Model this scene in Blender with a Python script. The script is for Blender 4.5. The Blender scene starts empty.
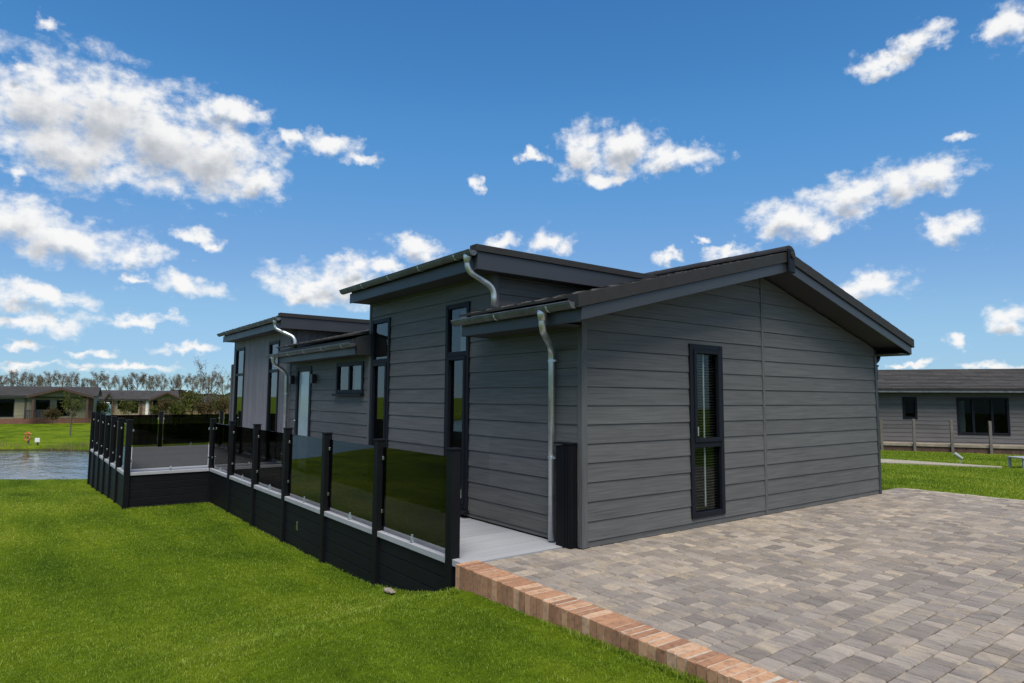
import bpy, bmesh, math, random
import numpy as np
from mathutils import Vector, Matrix

random.seed(7)
rng = np.random.default_rng(11)
SC = bpy.context.scene
COL = SC.collection

# ------------------------------------------------------------------ camera
F_PX, YAW, PITCH, ROLL = 652.07, 0.651297, 0.0856215, 0.0063328
CAM = np.array([-4.74594, -5.00702, 1.54672])
cy, sy, cp, sp = math.cos(YAW), math.sin(YAW), math.cos(PITCH), math.sin(PITCH)
FW = np.array([sy * cp, cy * cp, sp]); R0 = np.array([cy, -sy, 0.0]); U0 = np.cross(R0, FW)
RT = math.cos(ROLL) * R0 + math.sin(ROLL) * U0
UP = -math.sin(ROLL) * R0 + math.cos(ROLL) * U0
FH = np.array([sy, cy]); RH = np.array([cy, -sy])

cam = bpy.data.cameras.new('camera'); camo = bpy.data.objects.new('camera', cam); COL.objects.link(camo)
cam.sensor_width = 36; cam.lens = F_PX / 1024 * 36; cam.clip_start = 0.05; cam.clip_end = 3000
M = Matrix(((RT[0], UP[0], -FW[0], CAM[0]), (RT[1], UP[1], -FW[1], CAM[1]), (RT[2], UP[2], -FW[2], CAM[2]), (0, 0, 0, 1)))
camo.matrix_world = M
SC.camera = camo

def ray(u, v):
    return FW * F_PX + RT * (u - 512) - UP * (v - 341.5)
def far_at(u, v, D):                       # a surveyed point D metres ahead of the viewpoint
    d = ray(u, v); q = d[:2] @ FH
    return CAM + d * (D / q)
def ds(D, s, z=0.0):
    q = CAM[:2] + FH * D + RH * s
    return np.array([q[0], q[1], z])

# ------------------------------------------------------------------ materials
def nodes(name):
    m = bpy.data.materials.new(name); m.use_nodes = True
    nt = m.node_tree; b = nt.nodes['Principled BSDF']
    return m, nt, b
def N(nt, t, **kw):
    n = nt.nodes.new(t)
    for k, v in kw.items():
        if k.startswith('i_'):
            key = k[2:]
            key = int(key) if key.isdigit() else key.replace('_', ' ')
            n.inputs[key].default_value = v
        else: setattr(n, k, v)
    return n
def L(nt, a, b): nt.links.new(a, b)
def ramp(nt, stops, interp='LINEAR'):
    r = nt.nodes.new('ShaderNodeValToRGB'); r.color_ramp.interpolation = interp
    e = r.color_ramp.elements
    while len(e) < len(stops): e.new(0.5)
    for i, (p, c) in enumerate(stops):
        e[i].position = p; e[i].color = (*c, 1) if len(c) == 3 else c
    return r
def noise(nt, scale, detail=4, rough=.55, vec=None, dim='3D', dist=0.0):
    n = N(nt, 'ShaderNodeTexNoise', noise_dimensions=dim)
    n.inputs['Scale'].default_value = scale; n.inputs['Detail'].default_value = detail
    n.inputs['Roughness'].default_value = rough; n.inputs['Distortion'].default_value = dist
    if vec is not None: L(nt, vec, n.inputs['Vector'])
    return n
def mapping(nt, vec, scale=(1, 1, 1), rot=(0, 0, 0)):
    m = N(nt, 'ShaderNodeMapping'); m.inputs['Scale'].default_value = scale; m.inputs['Rotation'].default_value = rot
    L(nt, vec, m.inputs['Vector']); return m.outputs[0]
def pos(nt): return N(nt, 'ShaderNodeNewGeometry').outputs['Position']
def mixc(nt, fac, a, b, mode='MIX'):
    m = N(nt, 'ShaderNodeMix', data_type='RGBA', blend_type=mode)
    for s, val in ((m.inputs[0], fac), (m.inputs[6], a), (m.inputs[7], b)):
        if isinstance(val, (int, float)): s.default_value = val
        elif isinstance(val, tuple): s.default_value = (*val, 1) if len(val) == 3 else val
        else: L(nt, val, s)
    return m.outputs[2]
def math_(nt, op, a, b=None, c=None, clamp=False):
    m = N(nt, 'ShaderNodeMath', operation=op, use_clamp=clamp)
    for i, v in enumerate((a, b, c)):
        if v is None: continue
        if isinstance(v, (int, float)): m.inputs[i].default_value = v
        else: L(nt, v, m.inputs[i])
    return m.outputs[0]
def bump(nt, b, h, strength=.3, dist=.01):
    n = N(nt, 'ShaderNodeBump'); n.inputs['Strength'].default_value = strength; n.inputs['Distance'].default_value = dist
    L(nt, h, n.inputs['Height']); L(nt, n.outputs[0], b.inputs['Normal'])

def simple(name, col, rough=.5, metal=0.0, var=.15, vscale=3.0, bmp=0.0, bscale=60., spec=.5):
    m, nt, b = nodes(name)
    n = noise(nt, vscale, 5, .6, pos(nt))
    c0 = tuple(x * (1 - var) for x in col); c1 = tuple(min(1, x * (1 + var)) for x in col)
    r = ramp(nt, [(.3, c0), (.7, c1)]); L(nt, n.outputs[0], r.inputs[0])
    L(nt, r.outputs[0], b.inputs['Base Color'])
    rr = N(nt, 'ShaderNodeMapRange'); rr.inputs[3].default_value = max(.02, rough - .08); rr.inputs[4].default_value = min(1, rough + .1)
    L(nt, n.outputs[0], rr.inputs[0]); L(nt, rr.outputs[0], b.inputs['Roughness'])
    b.inputs['Metallic'].default_value = metal; b.inputs['Specular IOR Level'].default_value = spec
    if bmp:
        n2 = noise(nt, bscale, 3, .6, pos(nt)); bump(nt, b, n2.outputs[0], bmp, .004)
    return m

def board_mat(name, col, along, rough=.62, tone_var=.10, grain=1.0):
    """painted fibre-cement board with an embossed wood grain running along a direction"""
    m, nt, b = nodes(name)
    P = pos(nt)
    if along == 'z': sc = (26, 26, 1.6)
    else: sc = (1.5, 1.5, 46)
    gv = mapping(nt, P, sc)
    g = noise(nt, 1.0, 6, .62, gv, dist=.6)
    big = noise(nt, .9, 3, .5, P)
    at = N(nt, 'ShaderNodeAttribute', attribute_name='tone')
    c0 = tuple(x * .72 for x in col); c1 = tuple(x * 1.25 for x in col)
    r = ramp(nt, [(.30, c0), (.70, c1)]); L(nt, g.outputs[0], r.inputs[0])
    t = math_(nt, 'MULTIPLY_ADD', at.outputs['Fac'], 2 * tone_var, 1 - tone_var)
    t2 = math_(nt, 'MULTIPLY_ADD', big.outputs[0], .3, .85)
    t = math_(nt, 'MULTIPLY', t, t2)
    L(nt, mixc(nt, 1.0, r.outputs[0], t, 'MULTIPLY'), b.inputs['Base Color'])
    b.inputs['Roughness'].default_value = rough; b.inputs['Specular IOR Level'].default_value = .35
    bump(nt, b, g.outputs[0], .35 * grain, .004)
    return m

MAT = {}
MAT['siding'] = board_mat('grey_siding', (.092, .092, .090), 'h')
MAT['siding_v'] = board_mat('mauve_grey_siding', (.155, .146, .153), 'z')
MAT['trim'] = board_mat('grey_trim', (.088, .09, .092), 'z', tone_var=.03)
MAT['fascia'] = simple('slate_blue_fascia', (.028, .031, .038), .42, 0, .08, 2.0)
MAT['soffit'] = simple('dark_soffit', (.03, .031, .034), .6)
MAT['frame'] = simple('anthracite_frame', (.010, .012, .017), .45, 0, .1, 4.0, spec=.10)
MAT['galv'] = simple('galvanised_steel', (.54, .57, .60), .36, .8, .2, 9.0, .06, 40)
MAT['galv_dirty'] = simple('weathered_galvanised_steel', (.155, .163, .17), .5, .75, .35, 7.0, .08, 40)
MAT['black'] = simple('black_composite', (.0065, .007, .009), .55, 0, .2, 5.0, spec=.14)
MAT['black_metal'] = simple('black_coated_post', (.006, .0065, .008), .5, 0, .15, 3.0, spec=.13)
MAT['steel'] = simple('brushed_steel', (.62, .62, .6), .25, 1.0, .05)
MAT['white_trim'] = simple('pale_deck_edge', (.33, .33, .355), .5, 0, .07, 4.0)
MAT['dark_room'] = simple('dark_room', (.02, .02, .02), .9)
MAT['blind'] = simple('blind_slat', (.22, .21, .18), .5)
MAT['curtain'] = simple('pale_curtain', (.55, .58, .6), .8)
MAT['cord'] = simple('blind_cord', (.7, .7, .68), .6)
MAT['frost'] = simple('frosted_door_glass', (.36, .46, .48), .12, 0, .08, 1.3)
MAT['lampblack'] = simple('black_lamp', (.008, .008, .01), .35)
MAT['mortar'] = simple('pale_mortar', (.42, .36, .29), .9, 0, .2, 20, .4, 90)
MAT['sand'] = simple('joint_sand', (.045, .030, .018), .95, 0, .35, 12, .3, 120)
MAT['concrete'] = simple('pale_concrete', (.30, .265, .20), .85, 0, .12, 3, .3, 60)
MAT['timber'] = simple('weathered_timber', (.23, .195, .15), .8, 0, .25, 5, .3, 50)
MAT['timber_dark'] = simple('grey_timber', (.13, .115, .10), .85, 0, .25, 5, .3, 50)
MAT['white'] = simple('white_paint', (.75, .75, .74), .5)
MAT['orange'] = simple('orange_plastic', (.42, .14, .03), .6)
MAT['cream_wall'] = board_mat('sage_cream_boarding', (.21, .19, .125), 'h', grain=.5)
MAT['cream_wall_b'] = board_mat('buff_boarding', (.27, .225, .15), 'h', grain=.5)
MAT['tan_wall'] = board_mat('tan_boarding', (.24, .16, .095), 'h', grain=.5)
MAT['brown_wood'] = simple('red_brown_timber', (.085, .042, .026), .65, 0, .25, 6)
MAT['dark_wood'] = simple('dark_brown_timber', (.06, .03, .02), .65, 0, .25, 6)
MAT['bank_siding'] = board_mat('mid_grey_boarding', (.105, .098, .098), 'h', grain=.5)
MAT['red_plinth'] = simple('brown_brick_plinth', (.16, .075, .05), .85, 0, .35, 8, .3, 30)
MAT['dark_plinth'] = simple('dark_brown_skirt', (.085, .045, .032), .8, 0, .35, 5, .3, 30)
MAT['van_blue'] = simple('pale_blue_paint', (.30, .48, .56), .25)
MAT['rubber'] = simple('rubber', (.015, .015, .015), .8)
MAT['grey_plastic'] = simple('grey_coating', (.30, .31, .31), .5)

def glass(name, tint, glossy_tint=(1, 1, 1), ior=1.5, rough=0.0):
    m = bpy.data.materials.new(name); m.use_nodes = True; nt = m.node_tree
    for n in list(nt.nodes): nt.nodes.remove(n)
    o = N(nt, 'ShaderNodeOutputMaterial'); mx = N(nt, 'ShaderNodeMixShader')
    f = N(nt, 'ShaderNodeFresnel'); f.inputs['IOR'].default_value = ior
    t = N(nt, 'ShaderNodeBsdfTransparent'); t.inputs[0].default_value = (*tint, 1)
    g = N(nt, 'ShaderNodeBsdfGlossy'); g.inputs['Roughness'].default_value = rough; g.inputs['Color'].default_value = (*glossy_tint, 1)
    # faint waviness of real panes
    nn = noise(nt, 1.1, 2, .5, pos(nt)); bp = N(nt, 'ShaderNodeBump'); bp.inputs['Strength'].default_value = .08; bp.inputs['Distance'].default_value = .01
    L(nt, nn.outputs[0], bp.inputs['Height']); L(nt, bp.outputs[0], g.inputs['Normal'])
    gb = N(nt, 'ShaderNodeNewGeometry')      # only the outer face of the sheet reflects
    L(nt, math_(nt, 'MULTIPLY', f.outputs[0], math_(nt, 'SUBTRACT', 1.0, gb.outputs['Backfacing'])), mx.inputs[0]); L(nt, t.outputs[0], mx.inputs[1]); L(nt, g.outputs[0], mx.inputs[2])
    L(nt, mx.outputs[0], o.inputs[0])
    return m
MAT['pane'] = glass('window_glass', (.72, .76, .75), ior=1.75)
MAT['pane_far'] = glass('distant_window_glass', (.6, .62, .62), ior=1.32)
MAT['tint'] = glass('smoked_glass', (.185, .185, .175), ior=1.42)
MAT['tint_pale'] = glass('light_smoked_glass', (.46, .46, .45), ior=1.4)
MAT['tint_dark'] = glass('dark_smoked_glass', (.16, .16, .155), ior=1.4)

def tile_mat(name, c0, c1, c2):
    m, nt, b = nodes(name)
    at = N(nt, 'ShaderNodeAttribute', attribute_name='tone')
    r = ramp(nt, [(0, c0), (.5, c1), (1, c2)]); L(nt, at.outputs['Fac'], r.inputs[0])
    n = noise(nt, 14, 5, .65, pos(nt))
    L(nt, mixc(nt, .35, r.outputs[0], mixc(nt, n.outputs[0], (.01, .01, .01), (.13, .115, .10)), 'MIX'), b.inputs['Base Color'])
    b.inputs['Roughness'].default_value = .8
    bump(nt, b, n.outputs[0], .4, .006)
    return m
MAT['tile'] = tile_mat('dark_roof_tile', (.018, .017, .017), (.028, .025, .024), (.045, .038, .033))
MAT['tile_far'] = tile_mat('brown_grey_roof_tile', (.04, .035, .033), (.06, .053, .048), (.09, .077, .07))
MAT['tile_brown'] = tile_mat('brown_roof_tile', (.028, .024, .022), (.042, .036, .032), (.06, .05, .045))
MAT['verge'] = simple('dark_roof_verge', (.013, .012, .0118), .7, 0, .3, 14, .4, 60)

def paver_mat():
    m, nt, b = nodes('tumbled_paver')
    P = pos(nt)
    at = N(nt, 'ShaderNodeAttribute', attribute_name='tone'); hu = N(nt, 'ShaderNodeAttribute', attribute_name='hue')
    grey = ramp(nt, [(0, (.160, .142, .128)), (.35, (.212, .188, .170)), (.7, (.265, .234, .208)), (1, (.36, .315, .27))])
    L(nt, at.outputs['Fac'], grey.inputs[0])
    buff = ramp(nt, [(0, (.27, .225, .175)), (1, (.42, .355, .275))]); L(nt, at.outputs['Fac'], buff.inputs[0])
    hm = ramp(nt, [(.52, (0, 0, 0)), (.95, (1, 1, 1))]); L(nt, hu.outputs['Fac'], hm.inputs[0])
    pn = noise(nt, 9, 3, .6, P); pr = ramp(nt, [(.36, (.1, .1, .1)), (.6, (1, 1, 1))]); L(nt, pn.outputs[0], pr.inputs[0])
    base = mixc(nt, math_(nt, 'MULTIPLY', hm.outputs[0], pr.outputs[0]), grey.outputs[0], buff.outputs[0])
    sv = mapping(nt, P, (34, 6, 5))
    off = N(nt, 'ShaderNodeVectorMath', operation='ADD'); L(nt, sv, off.inputs[0])
    cmb = N(nt, 'ShaderNodeCombineXYZ'); L(nt, math_(nt, 'MULTIPLY', at.outputs['Fac'], 91.0), cmb.inputs[0]); L(nt, math_(nt, 'MULTIPLY', hu.outputs['Fac'], 57.0), cmb.inputs[2]); L(nt, cmb.outputs[0], off.inputs[1])
    streak = noise(nt, 1.0, 3, .55, off.outputs[0], dist=.8)
    sr = ramp(nt, [(.32, (.72, .71, .72)), (.48, (1, 1, 1)), (.66, (1.18, 1.13, 1.05))]); L(nt, streak.outputs[0], sr.inputs[0])
    c = mixc(nt, .8, base, sr.outputs[0], 'MULTIPLY')
    sp_ = noise(nt, 140, 3, .7, P); spr = ramp(nt, [(.3, (.72, .72, .72)), (.62, (1.16, 1.15, 1.12))]); L(nt, sp_.outputs[0], spr.inputs[0])
    c = mixc(nt, .7, c, spr.outputs[0], 'MULTIPLY')
    st = noise(nt, .55, 4, .6, P); str_ = ramp(nt, [(.35, (.86, .86, .88)), (.65, (1.08, 1.05, 1.0))]); L(nt, st.outputs[0], str_.inputs[0])
    c = mixc(nt, .8, c, str_.outputs[0], 'MULTIPLY')
    L(nt, c, b.inputs['Base Color']); b.inputs['Roughness'].default_value = .82; b.inputs['Specular IOR Level'].default_value = .3
    hh = math_(nt, 'ADD', sp_.outputs[0], noise(nt, 28, 4, .6, P).outputs[0])
    bump(nt, b, hh, .5, .006)
    return m
MAT['paver'] = paver_mat()

def brick_mat():
    m, nt, b = nodes('orange_brick')
    P = pos(nt)
    at = N(nt, 'ShaderNodeAttribute', attribute_name='tone')
    r = ramp(nt, [(0, (.25, .125, .07)), (.4, (.36, .19, .105)), (.75, (.43, .245, .14)), (1, (.47, .31, .20))]); L(nt, at.outputs['Fac'], r.inputs[0])
    n = noise(nt, 22, 5, .65, P, dist=.5); nr = ramp(nt, [(.3, (.6, .55, .52)), (.5, (1, 1, 1)), (.72, (1.25, 1.2, 1.15))]); L(nt, n.outputs[0], nr.inputs[0])
    c = mixc(nt, .9, r.outputs[0], nr.outputs[0], 'MULTIPLY')
    n2 = noise(nt, 7, 4, .6, P); mm = ramp(nt, [(.62, (0, 0, 0)), (.75, (.6, .6, .6))]); L(nt, n2.outputs[0], mm.inputs[0])
    c = mixc(nt, mm.outputs[0], c, (.42, .34, .27))
    L(nt, c, b.inputs['Base Color']); b.inputs['Roughness'].default_value = .88
    bump(nt, b, noise(nt, 70, 4, .65, P).outputs[0], .5, .006)
    return m
MAT['brick'] = brick_mat()

def deck_mat():
    m, nt, b = nodes('pale_grey_deck_board')
    at = N(nt, 'ShaderNodeAttribute', attribute_name='tone')
    r = ramp(nt, [(0, (.265, .275, .295)), (1, (.335, .342, .36))]); L(nt, at.outputs['Fac'], r.inputs[0])
    g = noise(nt, 1, 5, .6, mapping(nt, pos(nt), (3, 60, 3))); gr = ramp(nt, [(.3, (.9, .9, .9)), (.7, (1.08, 1.08, 1.08))]); L(nt, g.outputs[0], gr.inputs[0])
    L(nt, mixc(nt, .8, r.outputs[0], gr.outputs[0], 'MULTIPLY'), b.inputs['Base Color']); b.inputs['Roughness'].default_value = .6
    bump(nt, b, g.outputs[0], .2, .003)
    return m
MAT['deck'] = deck_mat()

def grass_variation(nt, P):
    a = noise(nt, .33, 4, .6, P).outputs[0]
    s = noise(nt, 1.0, 3, .55, mapping(nt, P, (1.5, .35, 1), (0, 0, .35))).outputs[0]
    t = math_(nt, 'ADD', math_(nt, 'MULTIPLY', a, .6), math_(nt, 'MULTIPLY', s, .4))
    return math_(nt, 'MULTIPLY_ADD', math_(nt, 'SUBTRACT', t, .5), 1.4, .5)
def lawn_mat():
    m, nt, b = nodes('lawn_ground')
    P = pos(nt)
    v = grass_variation(nt, P)
    r = ramp(nt, [(.32, (.055, .10, .006)), (.5, (.115, .175, .009)), (.66, (.165, .222, .012))]); L(nt, v, r.inputs[0])
    f = noise(nt, 9, 6, .75, P); fr = ramp(nt, [(.3, (.45, .5, .4)), (.7, (1.35, 1.3, 1.2))]); L(nt, f.outputs[0], fr.inputs[0])
    c = mixc(nt, .8, r.outputs[0], fr.outputs[0], 'MULTIPLY')
    # bare muddy margin down at the pond
    z = N(nt, 'ShaderNodeSeparateXYZ'); L(nt, P, z.inputs[0])
    zz = math_(nt, 'ADD', z.outputs[2], math_(nt, 'MULTIPLY', noise(nt, 1.2, 4, .6, P).outputs[0], .12))
    mr = N(nt, 'ShaderNodeMapRange', clamp=True); mr.inputs[1].default_value = -1.03; mr.inputs[2].default_value = -1.10
    L(nt, zz, mr.inputs[0])
    c = mixc(nt, mr.outputs[0], c, (.055, .043, .022))
    L(nt, c, b.inputs['Base Color']); b.inputs['Roughness'].default_value = .95; b.inputs['Specular IOR Level'].default_value = .03
    b.inputs['Sheen Weight'].default_value = .0
    bump(nt, b, math_(nt, 'ADD', f.outputs[0], noise(nt, 60, 3, .7, P).outputs[0]), .9, .05)
    return m
MAT['lawn'] = lawn_mat()
def blade_mat():
    m = bpy.data.materials.new('grass_blade'); m.use_nodes = True; nt = m.node_tree
    for n in list(nt.nodes): nt.nodes.remove(n)
    P = pos(nt)
    at = N(nt, 'ShaderNodeAttribute', attribute_name='tone')
    cl = noise(nt, 5.5, 5, .7, P).outputs[0]
    v = math_(nt, 'ADD', math_(nt, 'MULTIPLY', grass_variation(nt, P), .52), math_(nt, 'MULTIPLY', at.outputs['Fac'], .30))
    v = math_(nt, 'ADD', v, math_(nt, 'MULTIPLY', cl, .30)); v = math_(nt, 'SUBTRACT', v, .06)
    r = ramp(nt, [(.30, (.055, .115, .012)), (.45, (.145, .235, .020)), (.58, (.225, .31, .028)), (.70, (.38, .41, .09))]); L(nt, v, r.inputs[0])
    d = N(nt, 'ShaderNodeBsdfDiffuse'); t = N(nt, 'ShaderNodeBsdfTranslucent'); g = N(nt, 'ShaderNodeBsdfGlossy'); g.inputs['Roughness'].default_value = .45
    L(nt, r.outputs[0], d.inputs[0]); L(nt, mixc(nt, 1, r.outputs[0], (1.25, 1.15, .6), 'MULTIPLY'), t.inputs[0])
    a = N(nt, 'ShaderNodeMixShader'); a.inputs[0].default_value = .45; L(nt, d.outputs[0], a.inputs[1]); L(nt, t.outputs[0], a.inputs[2])
    b2 = N(nt, 'ShaderNodeMixShader'); b2.inputs[0].default_value = .012; L(nt, a.outputs[0], b2.inputs[1]); L(nt, g.outputs[0], b2.inputs[2])
    o = N(nt, 'ShaderNodeOutputMaterial'); L(nt, b2.outputs[0], o.inputs[0])
    return m
MAT['blade'] = blade_mat()
def leaf_mat(name, c0, c1, trans=.3):
    m = bpy.data.materials.new(name); m.use_nodes = True; nt = m.node_tree
    for n in list(nt.nodes): nt.nodes.remove(n)
    at = N(nt, 'ShaderNodeAttribute', attribute_name='tone'); r = ramp(nt, [(0, c0), (1, c1)]); L(nt, at.outputs['Fac'], r.inputs[0])
    d = N(nt, 'ShaderNodeBsdfDiffuse'); t = N(nt, 'ShaderNodeBsdfTranslucent'); L(nt, r.outputs[0], d.inputs[0]); L(nt, r.outputs[0], t.inputs[0])
    a = N(nt, 'ShaderNodeMixShader'); a.inputs[0].default_value = trans; L(nt, d.outputs[0], a.inputs[1]); L(nt, t.outputs[0], a.inputs[2])
    o = N(nt, 'ShaderNodeOutputMaterial'); L(nt, a.outputs[0], o.inputs[0])
    return m
MAT['leaf_tan'] = leaf_mat('budding_twig', (.125, .102, .078), (.27, .22, .165))
MAT['leaf_olive'] = leaf_mat('olive_leaf', (.05, .06, .018), (.14, .145, .04))
MAT['leaf_hedge'] = leaf_mat('brown_hedge_leaf', (.05, .04, .02), (.13, .10, .045))
MAT['reed'] = leaf_mat('dry_reed', (.14, .10, .05), (.30, .24, .13))
MAT['bark'] = simple('grey_brown_bark', (.09, .072, .055), .9, 0, .3, 3)
MAT['bark_pale'] = simple('pale_bark', (.20, .165, .13), .9, 0, .3, 3)

def water_mat():
    m, nt, b = nodes('pond_water')
    b.inputs['Base Color'].default_value = (.020, .026, .030, 1); b.inputs['Roughness'].default_value = .04; b.inputs['IOR'].default_value = 1.33
    P = pos(nt); n = noise(nt, 1.5, 5, .6, mapping(nt, P, (1.1, .55, 1), (0, 0, -.1))); n2 = noise(nt, .22, 3, .5, P)
    bump(nt, b, math_(nt, 'MULTIPLY', n.outputs[0], n2.outputs[0]), .55, .14)
    return m
MAT['water'] = water_mat()

# ------------------------------------------------------------------ mesh helpers
ROOTLOC = {}
def mesh_obj(name, V, Fc, mat, parent=None, tone=None, hue=None, bevel=0.0, smooth=False):
    V = np.asarray(V, dtype=float)
    if parent is not None: V = V - ROOTLOC[parent.name]
    me = bpy.data.meshes.new(name)
    me.from_pydata([tuple(v) for v in V], [], [tuple(int(i) for i in f) for f in Fc]); me.update()
    if tone is not None:
        a = me.attributes.new('tone', 'FLOAT', 'FACE'); a.data.foreach_set('value', np.asarray(tone, dtype=np.float32))
    if hue is not None:
        a = me.attributes.new('hue', 'FLOAT', 'FACE'); a.data.foreach_set('value', np.asarray(hue, dtype=np.float32))
    if smooth: me.polygons.foreach_set('use_smooth', [True] * len(me.polygons))
    me.materials.append(MAT[mat] if isinstance(mat, str) else mat)
    o = bpy.data.objects.new(name, me); COL.objects.link(o)
    if parent is not None:
        o.parent = parent; ROOTLOC[o.name] = ROOTLOC[parent.name]
    else: ROOTLOC[o.name] = np.zeros(3)
    if bevel:
        md = o.modifiers.new('edge', 'BEVEL'); md.width = bevel; md.segments = 2; md.limit_method = 'ANGLE'; md.harden_normals = False
    return o
def tag(o, label=None, cat=None, group=None, kind=None):
    if label: o['label'] = label
    if cat: o['category'] = cat
    if group: o['group'] = group
    if kind: o['kind'] = kind
    return o
def empty(name, loc, label, cat, group=None):
    o = bpy.data.objects.new(name, None); COL.objects.link(o); o.location = tuple(loc); o.empty_display_size = .2
    ROOTLOC[o.name] = np.array(loc, dtype=float)
    return tag(o, label, cat, group)

class MB:
    def __init__(s): s.V = []; s.F = []; s.T = []
    def add(s, V, F, tone=None):
        k = len(s.V); s.V += [tuple(v) for v in V]; s.F += [tuple(k + i for i in f) for f in F]
        t = random.random() if tone is None else tone
        s.T += [t] * len(F)
    def hexa(s, b, t, tone=None):
        V = list(b) + list(t)
        s.add(V, [(3, 2, 1, 0), (4, 5, 6, 7), (0, 1, 5, 4), (1, 2, 6, 5), (2, 3, 7, 6), (3, 0, 4, 7)], tone)
    def box(s, x0, x1, y0, y1, z0, z1, tone=None):
        s.hexa([(x0, y0, z0), (x1, y0, z0), (x1, y1, z0), (x0, y1, z0)], [(x0, y0, z1), (x1, y0, z1), (x1, y1, z1), (x0, y1, z1)], tone)
    def prism(s, A, B, tone=None):
        n = len(A); F = [tuple(range(n - 1, -1, -1)), tuple(range(n, 2 * n))]
        for i in range(n): j = (i + 1) % n; F.append((i, j, n + j, n + i))
        s.add(list(A) + list(B), F, tone)
    def tube(s, pts, r, seg=12, cap=True, tone=None):
        pts = [np.array(p, float) for p in pts]; rr = r if isinstance(r, (list, tuple)) else [r] * len(pts)
        k = len(s.V); ref = None; V = []
        for i, p in enumerate(pts):
            d = pts[min(i + 1, len(pts) - 1)] - pts[max(i - 1, 0)]; d = d / (np.linalg.norm(d) + 1e-12)
            if ref is None: ref = np.array([0, 0, 1.]) if abs(d[2]) < .9 else np.array([1., 0, 0])
            a = ref - d * (ref @ d)
            if np.linalg.norm(a) < 1e-6: a = np.array([0, 1., 0])
            a /= np.linalg.norm(a); b = np.cross(d, a); ref = a
            for q in range(seg):
                an = 2 * math.pi * q / seg; V.append(p + rr[i] * (math.cos(an) * a + math.sin(an) * b))
        F = []
        for i in range(len(pts) - 1):
            for q in range(seg):
                q2 = (q + 1) % seg; F.append((i * seg + q, i * seg + q2, (i + 1) * seg + q2, (i + 1) * seg + q))
        if cap: F += [tuple(range(seg - 1, -1, -1)), tuple((len(pts) - 1) * seg + q for q in range(seg))]
        s.add(V, F, tone)
    def build(s, name, mat, parent=None, bevel=0.0, smooth=False):
        return mesh_obj(name, s.V, s.F, mat, parent, tone=s.T, bevel=bevel, smooth=smooth)

class Plane:
    """a wall plane: s along, z up, d outward"""
    def __init__(p, O, sd, n): p.O = np.array(O, float); p.sd = np.array(sd, float); p.n = np.array(n, float)
    def __call__(p, s, z, d=0.0): return p.O + p.sd * s + p.n * d + np.array([0, 0, z])
    def box(p, mb, s0, s1, z0, z1, d0, d1, tone=None):
        mb.hexa([p(s0, z0, d0), p(s1, z0, d0), p(s1, z0, d1), p(s0, z0, d1)], [p(s0, z1, d0), p(s1, z1, d0), p(s1, z1, d1), p(s0, z1, d1)], tone)
    def hit(p, u, v):
        d = ray(u, v); t = ((p.O - CAM) @ p.n) / (d @ p.n); q = CAM + d * t - p.O
        return q @ p.sd, q[2]

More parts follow.
